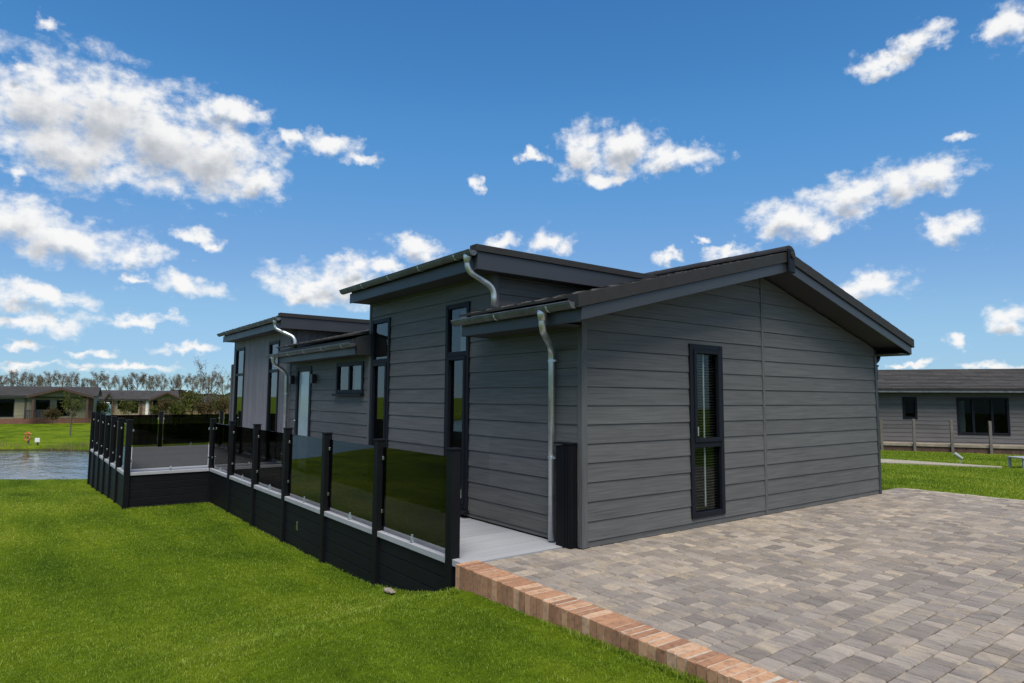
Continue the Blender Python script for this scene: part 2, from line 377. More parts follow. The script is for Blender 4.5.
def clip(poly, a, b, c):
    """keep a*s+b*z<=c"""
    out = []
    for i in range(len(poly)):
        p, q = poly[i], poly[(i + 1) % len(poly)]
        fp, fq = a * p[0] + b * p[1] - c, a * q[0] + b * q[1] - c
        if fp <= 0: out.append(p)
        if (fp < 0 < fq) or (fq < 0 < fp):
            t = fp / (fp - fq); out.append((p[0] + t * (q[0] - p[0]), p[1] + t * (q[1] - p[1])))
    return out
def cladding(name, pl, s0, s1, z0, z1, pitch, mat, parent, openings=(), halfs=(), zoff=0.0, vertical=False, lap=.011, back=.10, gap=.005):
    mb = MB(); V = []
    cuts = sorted({s0, s1} | {o for op in openings for o in op[:2] if s0 < o < s1})
    if not vertical:
        k = math.floor((z0 - zoff) / pitch)
        while zoff + k * pitch < z1 - 1e-6:
            a, b = max(z0, zoff + k * pitch), min(z1, zoff + (k + 1) * pitch); tone = random.random()
            for i in range(len(cuts) - 1):
                u, w = cuts[i], cuts[i + 1]; rects = [(a, b)]
                for op in openings:
                    if op[0] < (u + w) / 2 < op[1]:
                        nr = []
                        for (x, y) in rects:
                            if op[3] <= x or op[2] >= y: nr.append((x, y)); continue
                            if op[2] > x: nr.append((x, op[2]))
                            if op[3] < y: nr.append((op[3], y))
                        rects = nr
                for (x, y) in rects:
                    if y - x < .004: continue
                    poly = [(u, x), (w, x), (w, y), (u, y)]
                    for h in halfs: poly = clip(poly, *h) if poly else poly
                    if len(poly) < 3: continue
                    zb = zoff + k * pitch
                    mb.prism([pl(p[0], p[1], -back) for p in poly], [pl(p[0], p[1], -.014) for p in poly], tone * .3)
                    poly = clip(poly, 0, -1, -(zb + gap)) if gap else poly
                    if len(poly) < 3: continue
                    fr = [pl(p[0], p[1], .003 + lap * (1 - (p[1] - zb) / pitch)) for p in poly]
                    mb.prism([pl(p[0], p[1], -.012) for p in poly], fr, tone)
            k += 1
    else:
        k = 0
        while s0 + k * pitch < s1 - 1e-6:
            a, b = s0 + k * pitch, min(s1, s0 + (k + 1) * pitch); tone = random.random()
            cc = sorted({a, b} | {o for op in openings for o in op[:2] if a < o < b})
            for i in range(len(cc) - 1):
                u, w = cc[i], cc[i + 1]; rects = [(z0, z1)]
                for op in openings:
                    if op[0] < (u + w) / 2 < op[1]:
                        nr = []
                        for (x, y) in rects:
                            if op[3] <= x or op[2] >= y: nr.append((x, y)); continue
                            if op[2] > x: nr.append((x, op[2]))
                            if op[3] < y: nr.append((op[3], y))
                        rects = nr
                uu = u + (.004 if u == a else 0); ww = w - (.004 if w == b else 0)
                for (x, y) in rects:
                    poly = [(uu, x), (ww, x), (ww, y), (uu, y)]
                    for h in halfs: poly = clip(poly, *h) if poly else poly
                    if len(poly) < 3: continue
                    mb.prism([pl(p[0], p[1], -back) for p in poly], [pl(p[0], p[1], .012) for p in poly], tone)
                    mb.prism([pl(p[0] + (-.006 if p[0] < (uu+ww)/2 else .006), p[1], -back+.001) for p in poly], [pl(p[0] + (-.006 if p[0] < (uu+ww)/2 else .006), p[1], .002) for p in poly], tone * .3)
            k += 1
    return mb.build(name, mat, parent)

def window(pl, s0, s1, z0, z1, parent, transoms=(), mullions=(), fw=.065, sill=True, proud=.035, depth=.6, blind=None, sash=None, curtain=None, pane='pane', name='window'):
    f = MB()
    pl.box(f, s0, s0 + fw, z0, z1, -.08, proud); pl.box(f, s1 - fw, s1, z0, z1, -.08, proud)
    pl.box(f, s0 + fw, s1 - fw, z1 - fw, z1, -.08, proud - .003); pl.box(f, s0 + fw, s1 - fw, z0, z0 + fw, -.08, proud - .003)
    for t in transoms: pl.box(f, s0 + fw, s1 - fw, t - fw / 2, t + fw / 2, -.08, proud - .004)
    for mu in mullions: pl.box(f, mu - fw / 2, mu + fw / 2, z0 + fw, z1 - fw, -.079, proud - .006)
    w = f.build(name, 'frame', parent, bevel=.006)
    zs = [z0 + fw] + [x for t in sorted(transoms) for x in (t - fw / 2, t + fw / 2)] + [z1 - fw]
    ss = [s0 + fw] + [x for t in sorted(mullions) for x in (t - fw / 2, t + fw / 2)] + [s1 - fw]
    for i in range(0, len(zs), 2):
        for j in range(0, len(ss), 2):
            g = MB(); pl.box(g, ss[j], ss[j + 1], zs[i], zs[i + 1], -.026, -.002); g.build('pane', pane, w)
            if sash and (i // 2) in sash:
                q = MB(); e = .05; a, b, c, d = ss[j], ss[j + 1], zs[i], zs[i + 1]
                pl.box(q, a, a + e, c, d, -.001, proud + .014); pl.box(q, b - e, b, c, d, -.001, proud + .014)
                pl.box(q, a + e, b - e, c, c + e, -.001, proud + .013); pl.box(q, a + e, b - e, d - e, d, -.001, proud + .013)
                q.build('sash', 'frame', w, bevel=.006)
                h = MB(); pl.box(h, a + .012, a + .032, c + .08, c + .19, proud + .0145, proud + .04); h.build('handle', 'steel', w, bevel=.004)
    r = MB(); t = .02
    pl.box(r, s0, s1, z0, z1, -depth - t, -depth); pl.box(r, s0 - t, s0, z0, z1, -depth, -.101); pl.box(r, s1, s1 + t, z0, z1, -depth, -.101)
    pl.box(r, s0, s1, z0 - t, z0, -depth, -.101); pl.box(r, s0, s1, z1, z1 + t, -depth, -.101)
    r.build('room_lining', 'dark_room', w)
    if blind:
        b = MB(); z = z0 + fw
        while z < z1 - fw:
            b.hexa([pl(s0 + fw, z, -.075), pl(s1 - fw, z, -.075), pl(s1 - fw, z + .012, -.042), pl(s0 + fw, z + .012, -.042)],
                   [pl(s0 + fw, z + .002, -.075), pl(s1 - fw, z + .002, -.075), pl(s1 - fw, z + .014, -.042), pl(s0 + fw, z + .014, -.042)]); z += blind
        b.build('blind', 'blind', w)
        c = MB(); m_ = s0 + (s1 - s0) * .52
        pl.box(c, m_ - .011, m_ + .011, z0 + fw + .05, z1 - fw, -.038, -.030); c.build('blind_cord', 'cord', w)
    if curtain:
        b = MB(); n = 26; a0, a1, c0, c1 = curtain; A = []; B = []
        for i in range(n + 1):
            s = a0 + (a1 - a0) * i / n; d = -.17 + .018 * math.sin(i * 2.1)
            A.append(pl(s, c0, d)); B.append(pl(s, c1, d))
        for i in range(n): b.hexa([A[i], A[i + 1], A[i + 1] - pl.n * .006, A[i] - pl.n * .006], [B[i], B[i + 1], B[i + 1] - pl.n * .006, B[i] - pl.n * .006])
        b.build('curtain', 'curtain', w)
    if sill:
        q = MB(); pl.box(q, s0 - .03, s1 + .03, z0 - .045, z0 - .003, -.02, proud + .055); q.build('sill', 'frame', w, bevel=.005)
    return w

def tiled_slope(name, eaveA, eaveB, ridgeA, ridgeB, mat, parent, nc, tw=.30, thick=.028, skip=None, roll=True):
    """courses of interlocking tiles from the eave line to the ridge line"""
    eA, eB, rA, rB = (np.array(q, float) for q in (eaveA, eaveB, ridgeA, ridgeB))
    al = eB - eA; ln = np.linalg.norm(al); nt_ = max(1, int(round(ln / tw))); up = (rA - eA); nrm = np.cross(al / ln, up / np.linalg.norm(up))
    if nrm[2] < 0: nrm = -nrm
    mb = MB()
    for c in range(nc):
        f0, f1 = c / nc - (.015 if c else 0), (c + 1) / nc + .02
        for t in range(nt_):
            g0, g1 = t / nt_ + .002 / ln, (t + 1) / nt_ - .002 / ln
            def P(g, f): return (eA + (eB - eA) * g) * (1 - f) + (rA + (rB - rA) * g) * f
            j = random.uniform(-.003, .003)
            lo = thick + j; hi = .004 + j
            if skip and skip(P((g0 + g1) / 2, (f0 + f1) / 2)): continue
            b = [P(g0, f0) + nrm * (lo - thick * .9), P(g1, f0) + nrm * (lo - thick * .9), P(g1, f1) - nrm * .02, P(g0, f1) - nrm * .02]
            tt = [P(g0, f0) + nrm * lo, P(g1, f0) + nrm * lo, P(g1, f1) + nrm * hi, P(g0, f1) + nrm * hi]
            mb.hexa(b, tt)
            if not roll: continue
            r0 = g0 + (g1 - g0) * .06; r1 = g0 + (g1 - g0) * .30
            b2 = [P(r0, f0) + nrm * lo, P(r1, f0) + nrm * lo, P(r1, f1) + nrm * hi, P(r0, f1) + nrm * hi]
            r0 += (g1 - g0) * .05; r1 -= (g1 - g0) * .05
            t2 = [P(r0, f0) + nrm * (lo + .007), P(r1, f0) + nrm * (lo + .007), P(r1, f1) + nrm * (hi + .007), P(r0, f1) + nrm * (hi + .007)]
            mb.hexa(b2, t2, mb.T[-1])
    return mb.build(name, mat, parent)

# ------------------------------------------------------------------ terrain
def sstep(x, a, b):
    t = np.clip((x - a) / (b - a), 0, 1); return t * t * (3 - 2 * t)
def wob(x, y):
    return np.sin(x * .31 + 1.3) * np.cos(y * .27 - .4) + .5 * np.sin(x * .73 + y * .41)
def shore(D, s):
    """>0 inside the pond"""
    w = .35 * np.sin(s * .45) + .25 * np.sin(s * 1.1 + 1)
    near = D - (20.1 + .06 * (s + 15) + w * .5)
    far = (32.3 - .18 * (s + 20) * (s > -20) + w) - D
    side = (-7.0 - s)
    side2 = (s + 75)
    return np.minimum(np.minimum(near, far), np.minimum(side, side2))
def terrain(x, y):
    x = np.asarray(x, float); y = np.asarray(y, float)
    D = (x - CAM[0]) * FH[0] + (y - CAM[1]) * FH[1]; s = (x - CAM[0]) * RH[0] + (y - CAM[1]) * RH[1]
    prof = np.interp(y, [-6, -3, -2.5, -1.4, 0.25, 0.6, 1.2, 2.1, 3.7, 6], [-.05, -.07, -.09, -.13, -.23, -.36, -.50, -.62, -.67, -.70])
    w = np.clip((x + 6.5) / 5.0, 0, 1); w = w * w * (3 - 2 * w)
    left = prof * w + (-.50 - .015 * np.clip(y + 5, 0, 14)) * (1 - w)
    left = left + .02 * wob(x, y) * sstep(-x, 1.6, 3)
    down = sstep(D, 13.0, 19.5); left = left * (1 - down) + (-.99) * down
    left = np.where(D > 33, -1.03 + .0 * D, left)
    right = np.where(x > 7.7, -.045 - .012 * np.clip(x - 8, 0, 25), -.14) + .012 * wob(x * 1.3, y * 1.3) * (x > 8.2)
    m = sstep(x, -1.30, -1.15) if False else (x > -1.32).astype(float)
    m = np.where(y > .15, sstep(x, 6.0, 7.4), m)
    z = left * (1 - m) + right * m
    fa = sstep(D, 30, 44); z = z * (1 - fa) - 1.03 * fa
    ins = shore(D, s)
    z = z - .75 * sstep(ins, -.25, 1.6) * (s < -6)
    z = z + .9 * sstep(D, 120, 420)
    return z
def axis(lo, hi, fine_lo, fine_hi, step, grow):
    a = list(np.arange(fine_lo, fine_hi + 1e-6, step)); st = step
    while a[-1] < hi: st *= grow; a.append(a[-1] + st)
    st = step
    while a[0] > lo: st *= grow; a.insert(0, a[0] - st)
    return np.array(a)
gx = axis(-900, 900, -30, 26, .4, 1.17); gy = axis(-60, 1100, -6, 44, .4, 1.17)
GX, GY = np.meshgrid(gx, gy, indexing='ij'); GZ = terrain(GX, GY)
nx, ny = GX.shape
V = np.stack([GX.ravel(), GY.ravel(), GZ.ravel()], 1)
ii, jj = np.meshgrid(np.arange(nx - 1), np.arange(ny - 1), indexing='ij'); k = (ii * ny + jj).ravel()
Fq = np.stack([k, k + ny, k + ny + 1, k + 1], 1)
tag(mesh_obj('ground', V, Fq, 'lawn', smooth=True), kind='structure')
# water sheet
wp = [ds(18, -80, -1.17), ds(18, -6, -1.17), ds(36, -6, -1.17), ds(36, -80, -1.17)]
tag(mesh_obj('water', wp, [(0, 1, 2, 3)], 'water'), kind='structure')

# grass blades
def make_blades(name, xs, ys, h, w, label_kind):
    n = len(xs); zs = terrain(xs, ys)
    ang = rng.uniform(0, 2 * math.pi, n); lean = rng.uniform(.5, 1.9, n) * h; la = rng.uniform(0, 2 * math.pi, n)
    dx, dy = np.cos(ang) * w / 2, np.sin(ang) * w / 2; lx, ly = np.cos(la) * lean, np.sin(la) * lean
    V = np.empty((n, 5, 3))
    V[:, 0] = np.stack([xs - dx, ys - dy, zs - .01], 1); V[:, 1] = np.stack([xs + dx, ys + dy, zs - .01], 1)
    V[:, 2] = np.stack([xs - dx * .8 + lx * .35, ys - dy * .8 + ly * .35, zs + h * .6], 1); V[:, 3] = np.stack([xs + dx * .8 + lx * .35, ys + dy * .8 + ly * .35, zs + h * .6], 1)
    V[:, 4] = np.stack([xs + lx, ys + ly, zs + h * np.sqrt(np.maximum(.16, 1 - (lean / h) ** 2 * .45))], 1)
    me = bpy.data.meshes.new(name); me.vertices.add(n * 5); me.vertices.foreach_set('co', V.astype(np.float32).ravel())
    b = (np.arange(n) * 5)[:, None]
    loops = np.concatenate([b + 0, b + 1, b + 3, b + 2, b + 2, b + 3, b + 4], 1).ravel()
    me.loops.add(n * 7); me.loops.foreach_set('vertex_index', loops.astype(np.int32))
    me.polygons.add(n * 2); st = np.empty((n, 2), np.int32); st[:, 0] = np.arange(n) * 7; st[:, 1] = st[:, 0] + 4
    me.polygons.foreach_set('loop_start', st.ravel())
    me.update(calc_edges=True)
    a = me.attributes.new('tone', 'FLOAT', 'FACE'); t = np.repeat(rng.beta(2, 2, n), 2); a.data.foreach_set('value', t.astype(np.float32))
    me.materials.append(MAT['blade']); o = bpy.data.objects.new(name, me); COL.objects.link(o); tag(o, kind='stuff')
    return o
def kerb_x(y): return np.interp(y, [-9, .25], [-1.70, -1.405])
def scatter(total, dlo, dhi, ulo, uhi, p):
    t = rng.uniform(0, 1, total); D = (dlo ** p + t * (dhi ** p - dlo ** p)) ** (1 / p)
    s = rng.uniform(ulo, uhi, total) * D
    q = CAM[:2] + D[:, None] * FH + s[:, None] * RH
    return q[:, 0], q[:, 1], D, s
x, y, D, s = scatter(520000, 2.4, 26, -.95, .45, .75)
ok = np.where(y < .25, x < kerb_x(y) - .012, x < -1.40) & ~((x > -3.03) & (y > 10.0)) & (shore(D, s) < -.1) & (x < -1.3)
x, y, D = x[ok], y[ok], D[ok]
sc = np.clip(D / 4.5, .75, 3.2)
make_blades('grass', x, y, rng.uniform(.008, .023, len(x)) * np.clip(sc, .9, 1.3) * (1 + .35 * np.sin(x * 9 + 2 * np.sin(y * 7)) * np.sin(y * 11 + np.sin(x * 5))), .0034 * sc * rng.uniform(.7, 1.4, len(x)), 0)
x, y, D, s = scatter(120000, 9.0, 24, .4, .95, .9)
ok = (x > 7.88) & ~((np.abs((x - 14.02) * .905 + (y - 3.09) * .426) < .35) & (y > -3))
RHO = np.array([19.59, 5.42]); RHN = np.array([-.84, -.543])
ok &= ((x - RHO[0]) * RHN[0] + (y - RHO[1]) * RHN[1]) > .05
x, y, D = x[ok], y[ok], D[ok]; sc = np.clip(D / 4.5, 1, 3.6)
make_blades('grass', x, y, rng.uniform(.02, .04, len(x)) * 1.3, .0034 * sc * rng.uniform(.7, 1.4, len(x)), 0)

# uncut fringe along the kerb and the deck skirting
ye = rng.uniform(-4.5, .2, 5200); xe = kerb_x(ye) - np.abs(rng.normal(.004, .022, 5200))
yd = rng.uniform(.3, 10.0, 5200); xd = -1.345 - np.abs(rng.normal(0, .022, 5200))
xf = rng.uniform(-2.9, -1.35, 1500); yf = 10.02 - np.abs(rng.normal(0, .03, 1500))
xx = np.concatenate([xe, xd, xf]); yy_ = np.concatenate([ye, yd, yf])
keep = (np.sin(yy_ * 5 + 3 * np.sin(yy_ * 1.7)) + rng.normal(0, .8, len(xx))) > -.3
xx, yy_ = xx[keep], yy_[keep]
make_blades('grass', xx, yy_, rng.uniform(.018, .055, len(xx)), .0042 * rng.uniform(.7, 1.5, len(xx)), 0)

# ------------------------------------------------------------------ patio of tumbled pavers
def pavers():
    V = []; Fc = []; T = []; H = []
    y = .16; row = 0
    rz = random.Random(5)
    while y > -9.5:
        wd = .150
        y0, y1 = y - wd, y
        xl = kerb_x((y0 + y1) / 2) + .262
        xr = 7.80
        spans = [(xl, xr)] if y1 <= 0.02 else [(xl, -.02), (6.80, xr)]
        for (a, b) in spans:
            x = a - rz.uniform(0, .10); first = True
            while x < b:
                ln = rz.choice([.10, .105, .15, .15, .18, .21]); x0, x1 = max(x, a), min(x + ln, b); x += ln
                if x1 - x0 < .03: continue
                g = .0038; zt = rz.uniform(-.0015, .0015); tl = rz.uniform(-.0012, .0012); c = .008
                j = lambda: rz.uniform(-.0035, .0035)
                base = [(x0 + g, y0 + g), (x1 - g, y0 + g), (x1 - g, y1 - g), (x0 + g, y1 - g)]
                base = [(p[0] + j(), p[1] + j()) for p in base]
                mx, my = (x0 + x1) / 2, (y0 + y1) / 2
                top = [(p[0] + math.copysign(c, mx - p[0]) + j(), p[1] + math.copysign(c, my - p[1]) + j()) for p in base]
                k = len(V)
                V += [(p[0], p[1], -.06) for p in base] + [(p[0], p[1], zt - .010) for p in base] + [(p[0], p[1], zt + tl * (1 if i in (0, 3) else -1)) for i, p in enumerate(top)]
                f = [(8, 9, 10, 11)] + [(i, (i + 1) % 4, 4 + (i + 1) % 4, 4 + i) for i in range(4)] + [(4 + i, 4 + (i + 1) % 4, 8 + (i + 1) % 4, 8 + i) for i in range(4)]
                Fc += [tuple(k + q for q in ff) for ff in f]
                t = rz.betavariate(2.2, 2.2); h = rz.random(); T += [t] * 9; H += [h] * 9
        y -= wd; row += 1
    return V, Fc, T, H
Vp, Fp, Tp, Hp = pavers()
tag(mesh_obj('patio', Vp, Fp, 'paver', tone=Tp, hue=Hp), kind='structure')
mb = MB(); mb.prism([(-1.17, .17, -.10), (-1.45, -9.6, -.10), (7.80, -9.6, -.10), (7.80, .17, -.10)], [(-1.17, .17, -.016), (-1.45, -9.6, -.016), (7.80, -9.6, -.016), (7.80, .17, -.016)])
tag(mb.build('patio_bedding', 'sand'), kind='structure')
mb = MB()
for i in range(60):
    y1 = .1 - i * .16; mb.box(7.815 + random.uniform(-.006, .006), 7.885 + random.uniform(-.006, .006), y1 - .154, y1, -.12, -.004 + random.uniform(-.004, .006))
tag(mb.build('patio_edging', 'mortar'), kind='structure')

# brick edging
def bricks():
    V = []; Fc = []; T = []; rz = random.Random(3)
    def blk(o, du, dv, lu, lv, z0, z1, tone, c=.005):
        k = len(V)
        b = [o, o + du * lu, o + du * lu + dv * lv, o + dv * lv]; ce = sum(b) / 4
        b = [q + np.array([rz.uniform(-.002, .002), rz.uniform(-.002, .002), 0]) for q in b]
        tp = [q + (ce - q) / np.linalg.norm(ce - q) * c * 1.5 for q in b]
        for q in b: V.append((q[0], q[1], z0))
        for q in b: V.append((q[0], q[1], z1 - c))
        for q in tp: V.append((q[0], q[1], z1 + rz.uniform(-.0015, .0015)))
        f = [(8, 9, 10, 11)] + [(i, (i + 1) % 4, 4 + (i + 1) % 4, 4 + i) for i in range(4)] + [(4 + i, 4 + (i + 1) % 4, 8 + (i + 1) % 4, 8 + i) for i in range(4)]
        Fc.extend([tuple(k + q for q in ff) for ff in f]); T.extend([tone] * 9)
    a = np.array([kerb_x(.21), .21, 0]); b = np.array([kerb_x(-9.5), -9.5, 0]); du = (b - a) / np.linalg.norm(b - a); dv = np.array([-du[1], du[0], 0])
    ln = np.linalg.norm(b - a); s = 0
    while s < ln:
        w = rz.uniform(.060, .068)
        blk(a + du * s + dv * rz.uniform(-.004, .004), du, dv, w, .250, -.215 + rz.uniform(-.004, .004), .012 + rz.uniform(-.003, .003), rz.random())
        s += w + .012
    s = 0
    while s < 3.0:
        blk(a + du * s, du, dv, .21, .10, -.292, -.226, rz.random()); blk(a + du * s, du, dv, .21, .10, -.37, -.30, rz.random()); s += .22
    return V, Fc, T, a, du, dv, ln
Vb, Fb, Tb, ka, kdu, kdv, kln = bricks()
t = empty('brick_edging', (ka[0], ka[1], -.25), 'long orange brick kerb on edge between the lawn and the block paving', 'brick kerb')
mesh_obj('bricks', Vb, Fb, 'brick', t, tone=Tb)
mb = MB(); q0 = ka + kdv * .010 + kdu * .006; q1 = ka + kdv * .242 + kdu * .006; q2 = q1 + kdu * (kln - .02); q3 = q0 + kdu * (kln - .02)
mb.prism([q + np.array([0, 0, -.38]) for q in (q0, q1, q2, q3)], [q + np.array([0, 0, .0085]) for q in (q0, q1, q2, q3)]); mb.build('mortar', 'mortar', t)

# ------------------------------------------------------------------ the lodge
W = 6.74
lodge = empty('lodge', (3.4, 7, 0), 'large dark grey boarded lodge with stepped roofs beside the paved patio', 'lodge')
EA = -.42                       # gable overhang plane
XE, ZE, XR, ZR = -.40, 2.30, 3.37, 3.24    # fascia underside
SL = (ZR - ZE) / (XR - XE)
gable = Plane((0, 0, 0), (1, 0, 0), (0, -1, 0))
side = Plane((0, 0, 0), (0, 1, 0), (-1, 0, 0))
zoff = .063
halfL = (-SL, 1, ZE - SL * XE - .0); halfR = (SL, 1, ZR + SL * XR)
halves = [(-SL, 1, ZE - SL * XE), (SL, 1, ZR + SL * XR)]
ZB = .005
GW = (1.765, 2.425, .115, 2.215)
cladding('gable_wall', gable, .055, 3.345, ZB, 3.4, .2, 'siding', lodge, [GW], halves, zoff)
cladding('gable_wall', gable, 3.395, W - .05, ZB, 3.4, .2, 'siding', lodge, [], halves, zoff)
mb = MB(); gable.box(mb, 3.345, 3.395, ZB, 3.2, -.1, .022); mb.build('centre_trim', 'trim', lodge, bevel=.003)
mb = MB(); mb.box(-.022, .055, -.022, .05, ZB, 2.385); mb.build('corner_trim', 'trim', lodge, bevel=.003)
mb = MB(); mb.box(W - .05, W + .022, -.022, .05, ZB, 2.385); mb.build('corner_trim', 'fascia', lodge, bevel=.003)
window(gable, *GW, lodge, transoms=(.985,), blind=.034, sash=(1,), sill=False)
# right side wall (plain return)
rside = Plane((W, 14, 0), (0, -1, 0), (1, 0, 0))
cladding('side_wall', rside, .2, 13.95, .02, 2.35, .2, 'siding', lodge, [], [], zoff)
bside = Plane((W, 13.98, 0), (-1, 0, 0), (0, 1, 0))
cladding('rear_wall', bside, 0, W, .02, 3.1, .2, 'siding', lodge, [], [(-SL, 1, ZE + .1), (SL, 1, ZE + .1 + SL * W)], zoff)

# --- left elevation
Y_T0, Y_T1 = 1.66, 5.17      # tall bay
Y_F0, Y_F1 = 9.12, 13.65     # far bay
w1 = (2.115, 2.70, .10, 2.81); w2 = (4.40, 5.06, .10, 2.81)
lw = (5.36, 6.52, 1.60, 2.15); dr = (7.80, 8.66, .02, 2.15)
f1 = (9.84, 10.58, .10, 2.80); f2 = (12.62, 13.45, .10, 2.80)
cladding('side_wall', side, .05, Y_T0 + .0, .02, 2.36, .2, 'siding', lodge, [], [], zoff)
cladding('side_wall', side, Y_T0, Y_T1 - .06, .02, 3.12, .2, 'siding', lodge, [w1, w2], [], zoff)
cladding('side_wall', side, Y_T1, Y_F0 - .06, .02, 2.27, .2, 'siding', lodge, [lw, dr], [], zoff)
fw_ = cladding('bay_wall', side, Y_F0, Y_F1 - .06, .02, 3.0, .2, 'siding_v', lodge, [f1, f2], [], 0, vertical=True)
fw_['label'] = 'mauve grey vertical board wall'
mb = MB(); mb.box(-.024, .07, Y_T0 - .07, Y_T0 - .001, 2.32, 3.12); mb.build('corner_trim', 'trim', lodge, bevel=.003)
mb = MB(); side.box(mb, Y_T1 - .06, Y_T1 - .001, .02, 3.1, -.1, .022); mb.build('corner_trim', 'trim', lodge, bevel=.003)
mb = MB(); side.box(mb, Y_F0 - .06, Y_F0 - .001, .02, 3.0, -.1, .022); mb.build('corner_trim', 'trim', lodge, bevel=.003)
mb = MB(); side.box(mb, Y_F1 - .06, Y_F1, .02, 3.0, -.1, .022); mb.build('corner_trim', 'trim', lodge, bevel=.003)
# bay returns above the low roofs
ret1 = Plane((.07, Y_T0, 0), (1, 0, 0), (0, -1, 0)); cladding('bay_return_wall', ret1, 0, 3.2, 2.2, 3.2, .2, 'siding', lodge, [], [], zoff)
ret2 = Plane((.0, Y_F0, 0), (1, 0, 0), (0, -1, 0)); cladding('bay_return_wall', ret2, .0, 3.2, 2.2, 3.1, .2, 'siding_v', lodge, [], [], 0, vertical=True)
window(side, *w1, lodge, transoms=(2.125,), curtain=(2.20, 2.62, 2.18, 2.74), sash=(0,))
window(side, *w2, lodge, transoms=(2.125,), sash=(0,))
window(side, *f1, lodge, transoms=(2.12,)); window(side, *f2, lodge, transoms=(2.10,))
window(side, *lw, lodge, mullions=((lw[0] + lw[1]) / 2,), curtain=(lw[0] + .07, lw[1] - .07, lw[2] + .07, lw[3] - .07))
# door
mb = MB(); a, b, c, d = dr; side.box(mb, a, a + .10, c, d, -.1, .03); side.box(mb, b - .10, b, c, d, -.1, .03); side.box(mb, a + .10, b - .10, d - .10, d, -.1, .027); side.box(mb, a + .1, b - .1, c, c + .06, -.1, .02)
door = mb.build('door', 'frame', lodge, bevel=.004)
mb = MB(); side.box(mb, a + .10, b - .10, c + .06, d - .10, -.06, -.012); mb.build('pane', 'frost', door)
mb = MB(); mb.tube([side(b - .05, 1.05, .03), side(b - .05, 1.05, .075), side(b - .17, 1.05, .08)], .011, 8); mb.build('handle', 'steel', door, smooth=True)
for yy in (7.55, 8.80):
    mb = MB(); side.box(mb, yy - .035, yy + .035, 1.85, 1.93, .004, .03); side.box(mb, yy - .05, yy + .05, 1.80, 1.98, .03, .12); mb.build('wall_light', 'lampblack', lodge, bevel=.008)
# interior core so that no daylight leaks through the building
mb = MB(); mb.box(.75, W - .15, .75, 13.8, .02, 2.3); mb.build('inner_core', 'dark_room', lodge)

# --- roofs
def gutter(y0, y1, xc, z_rim, droop=0.0, mat='galv_dirty'):
    mb = MB(); n = 10; r = .062; t = .005
    for (ra, rb) in ((r, r - t),):
        prof = [(xc - ra * math.cos(math.pi * i / n), z_rim - ra * 1.05 * math.sin(math.pi * i / n)) for i in range(n + 1)]
        prof2 = [(xc - rb * math.cos(math.pi * i / n), z_rim - rb * 1.05 * math.sin(math.pi * i / n)) for i in range(n + 1)]
        for i in range(n):
            A = [(prof[i][0], y0, prof[i][1]), (prof[i + 1][0], y0, prof[i + 1][1]), (prof2[i + 1][0], y0, prof2[i + 1][1]), (prof2[i][0], y0, prof2[i][1])]
            B = [(q[0], y1, q[2] - droop) for q in A]; mb.prism(A, B, .5)
        mb.tube([(xc - r, y0, z_rim), (xc - r, y1, z_rim - droop)], .009, 8)
        for yy, dd in ((y0, 0), (y1, droop)):
            cap = [(q[0], yy - .004, q[1] - dd) for q in prof]; cap2 = [(q[0], yy + .004, q[1] - dd) for q in prof]; mb.prism(cap, cap2, .5)
    g = mb.build('gutter', mat, lodge)
    k = y0 + .35
    while k < y1 - .1:
        f = (k - y0) / (y1 - y0); b = MB()
        pr = [(xc - (r + .004) * math.cos(math.pi * i / 8), z_rim - droop * f - (r + .004) * 1.05 * math.sin(math.pi * i / 8)) for i in range(9)]
        for i in range(8):
            A = [(pr[i][0], k - .012, pr[i][1]), (pr[i + 1][0], k - .012, pr[i + 1][1]), (pr[i + 1][0], k - .012, pr[i + 1][1] - .004), (pr[i][0], k - .012, pr[i][1] - .004)]
            b.prism(A, [(q[0], k + .012, q[2]) for q in A], .5)
        b.build('bracket', 'galv', g); k += .9
    return g
def bend(pts, r=.036, n=6):
    """round off corners of a pipe run"""
    P = [np.array(p, float) for p in pts]; out = [P[0]]
    for i in range(1, len(P) - 1):
        a, b, c = P[i - 1], P[i], P[i + 1]; l = min(np.linalg.norm(a - b), np.linalg.norm(c - b)) * .48; l = min(l, .13)
        p0 = b + (a - b) / np.linalg.norm(a - b) * l; p1 = b + (c - b) / np.linalg.norm(c - b) * l
        for k in range(n + 1):
            t = k / n; out.append((1 - t) ** 2 * p0 + 2 * t * (1 - t) * b + t * t * p1)
    out.append(P[-1]); return out
def downpipe(pts, mat='galv', collar=True, clips=()):
    mb = MB(); mb.tube(bend(pts), .036, 14)
    if collar: p = np.array(pts[0]); mb.tube([p + (0, 0, .03), p - (0, 0, .02), p - (0, 0, .09)], [.055, .052, .04], 14)
    q = mb.build('downpipe', mat, lodge, smooth=True)
    for m_ in q.data.polygons:
        if len(m_.vertices) > 4: m_.use_smooth = False
    for z in clips:
        b = MB(); p = pts[-1]; b.tube([(p[0], p[1], z - .014), (p[0], p[1], z + .014)], .041, 14); b.box(p[0], 0.0, p[1] - .012, p[1] + .012, z - .012, z + .012); b.box(p[0] - .012, p[0] + .012, p[1] - .075, p[1] - .03, z - .01, z + .01); b.build('pipe_clip', 'galv', q)
    return q
def tz(x, e=0.0): return ZE + SL * (x - XE) + e
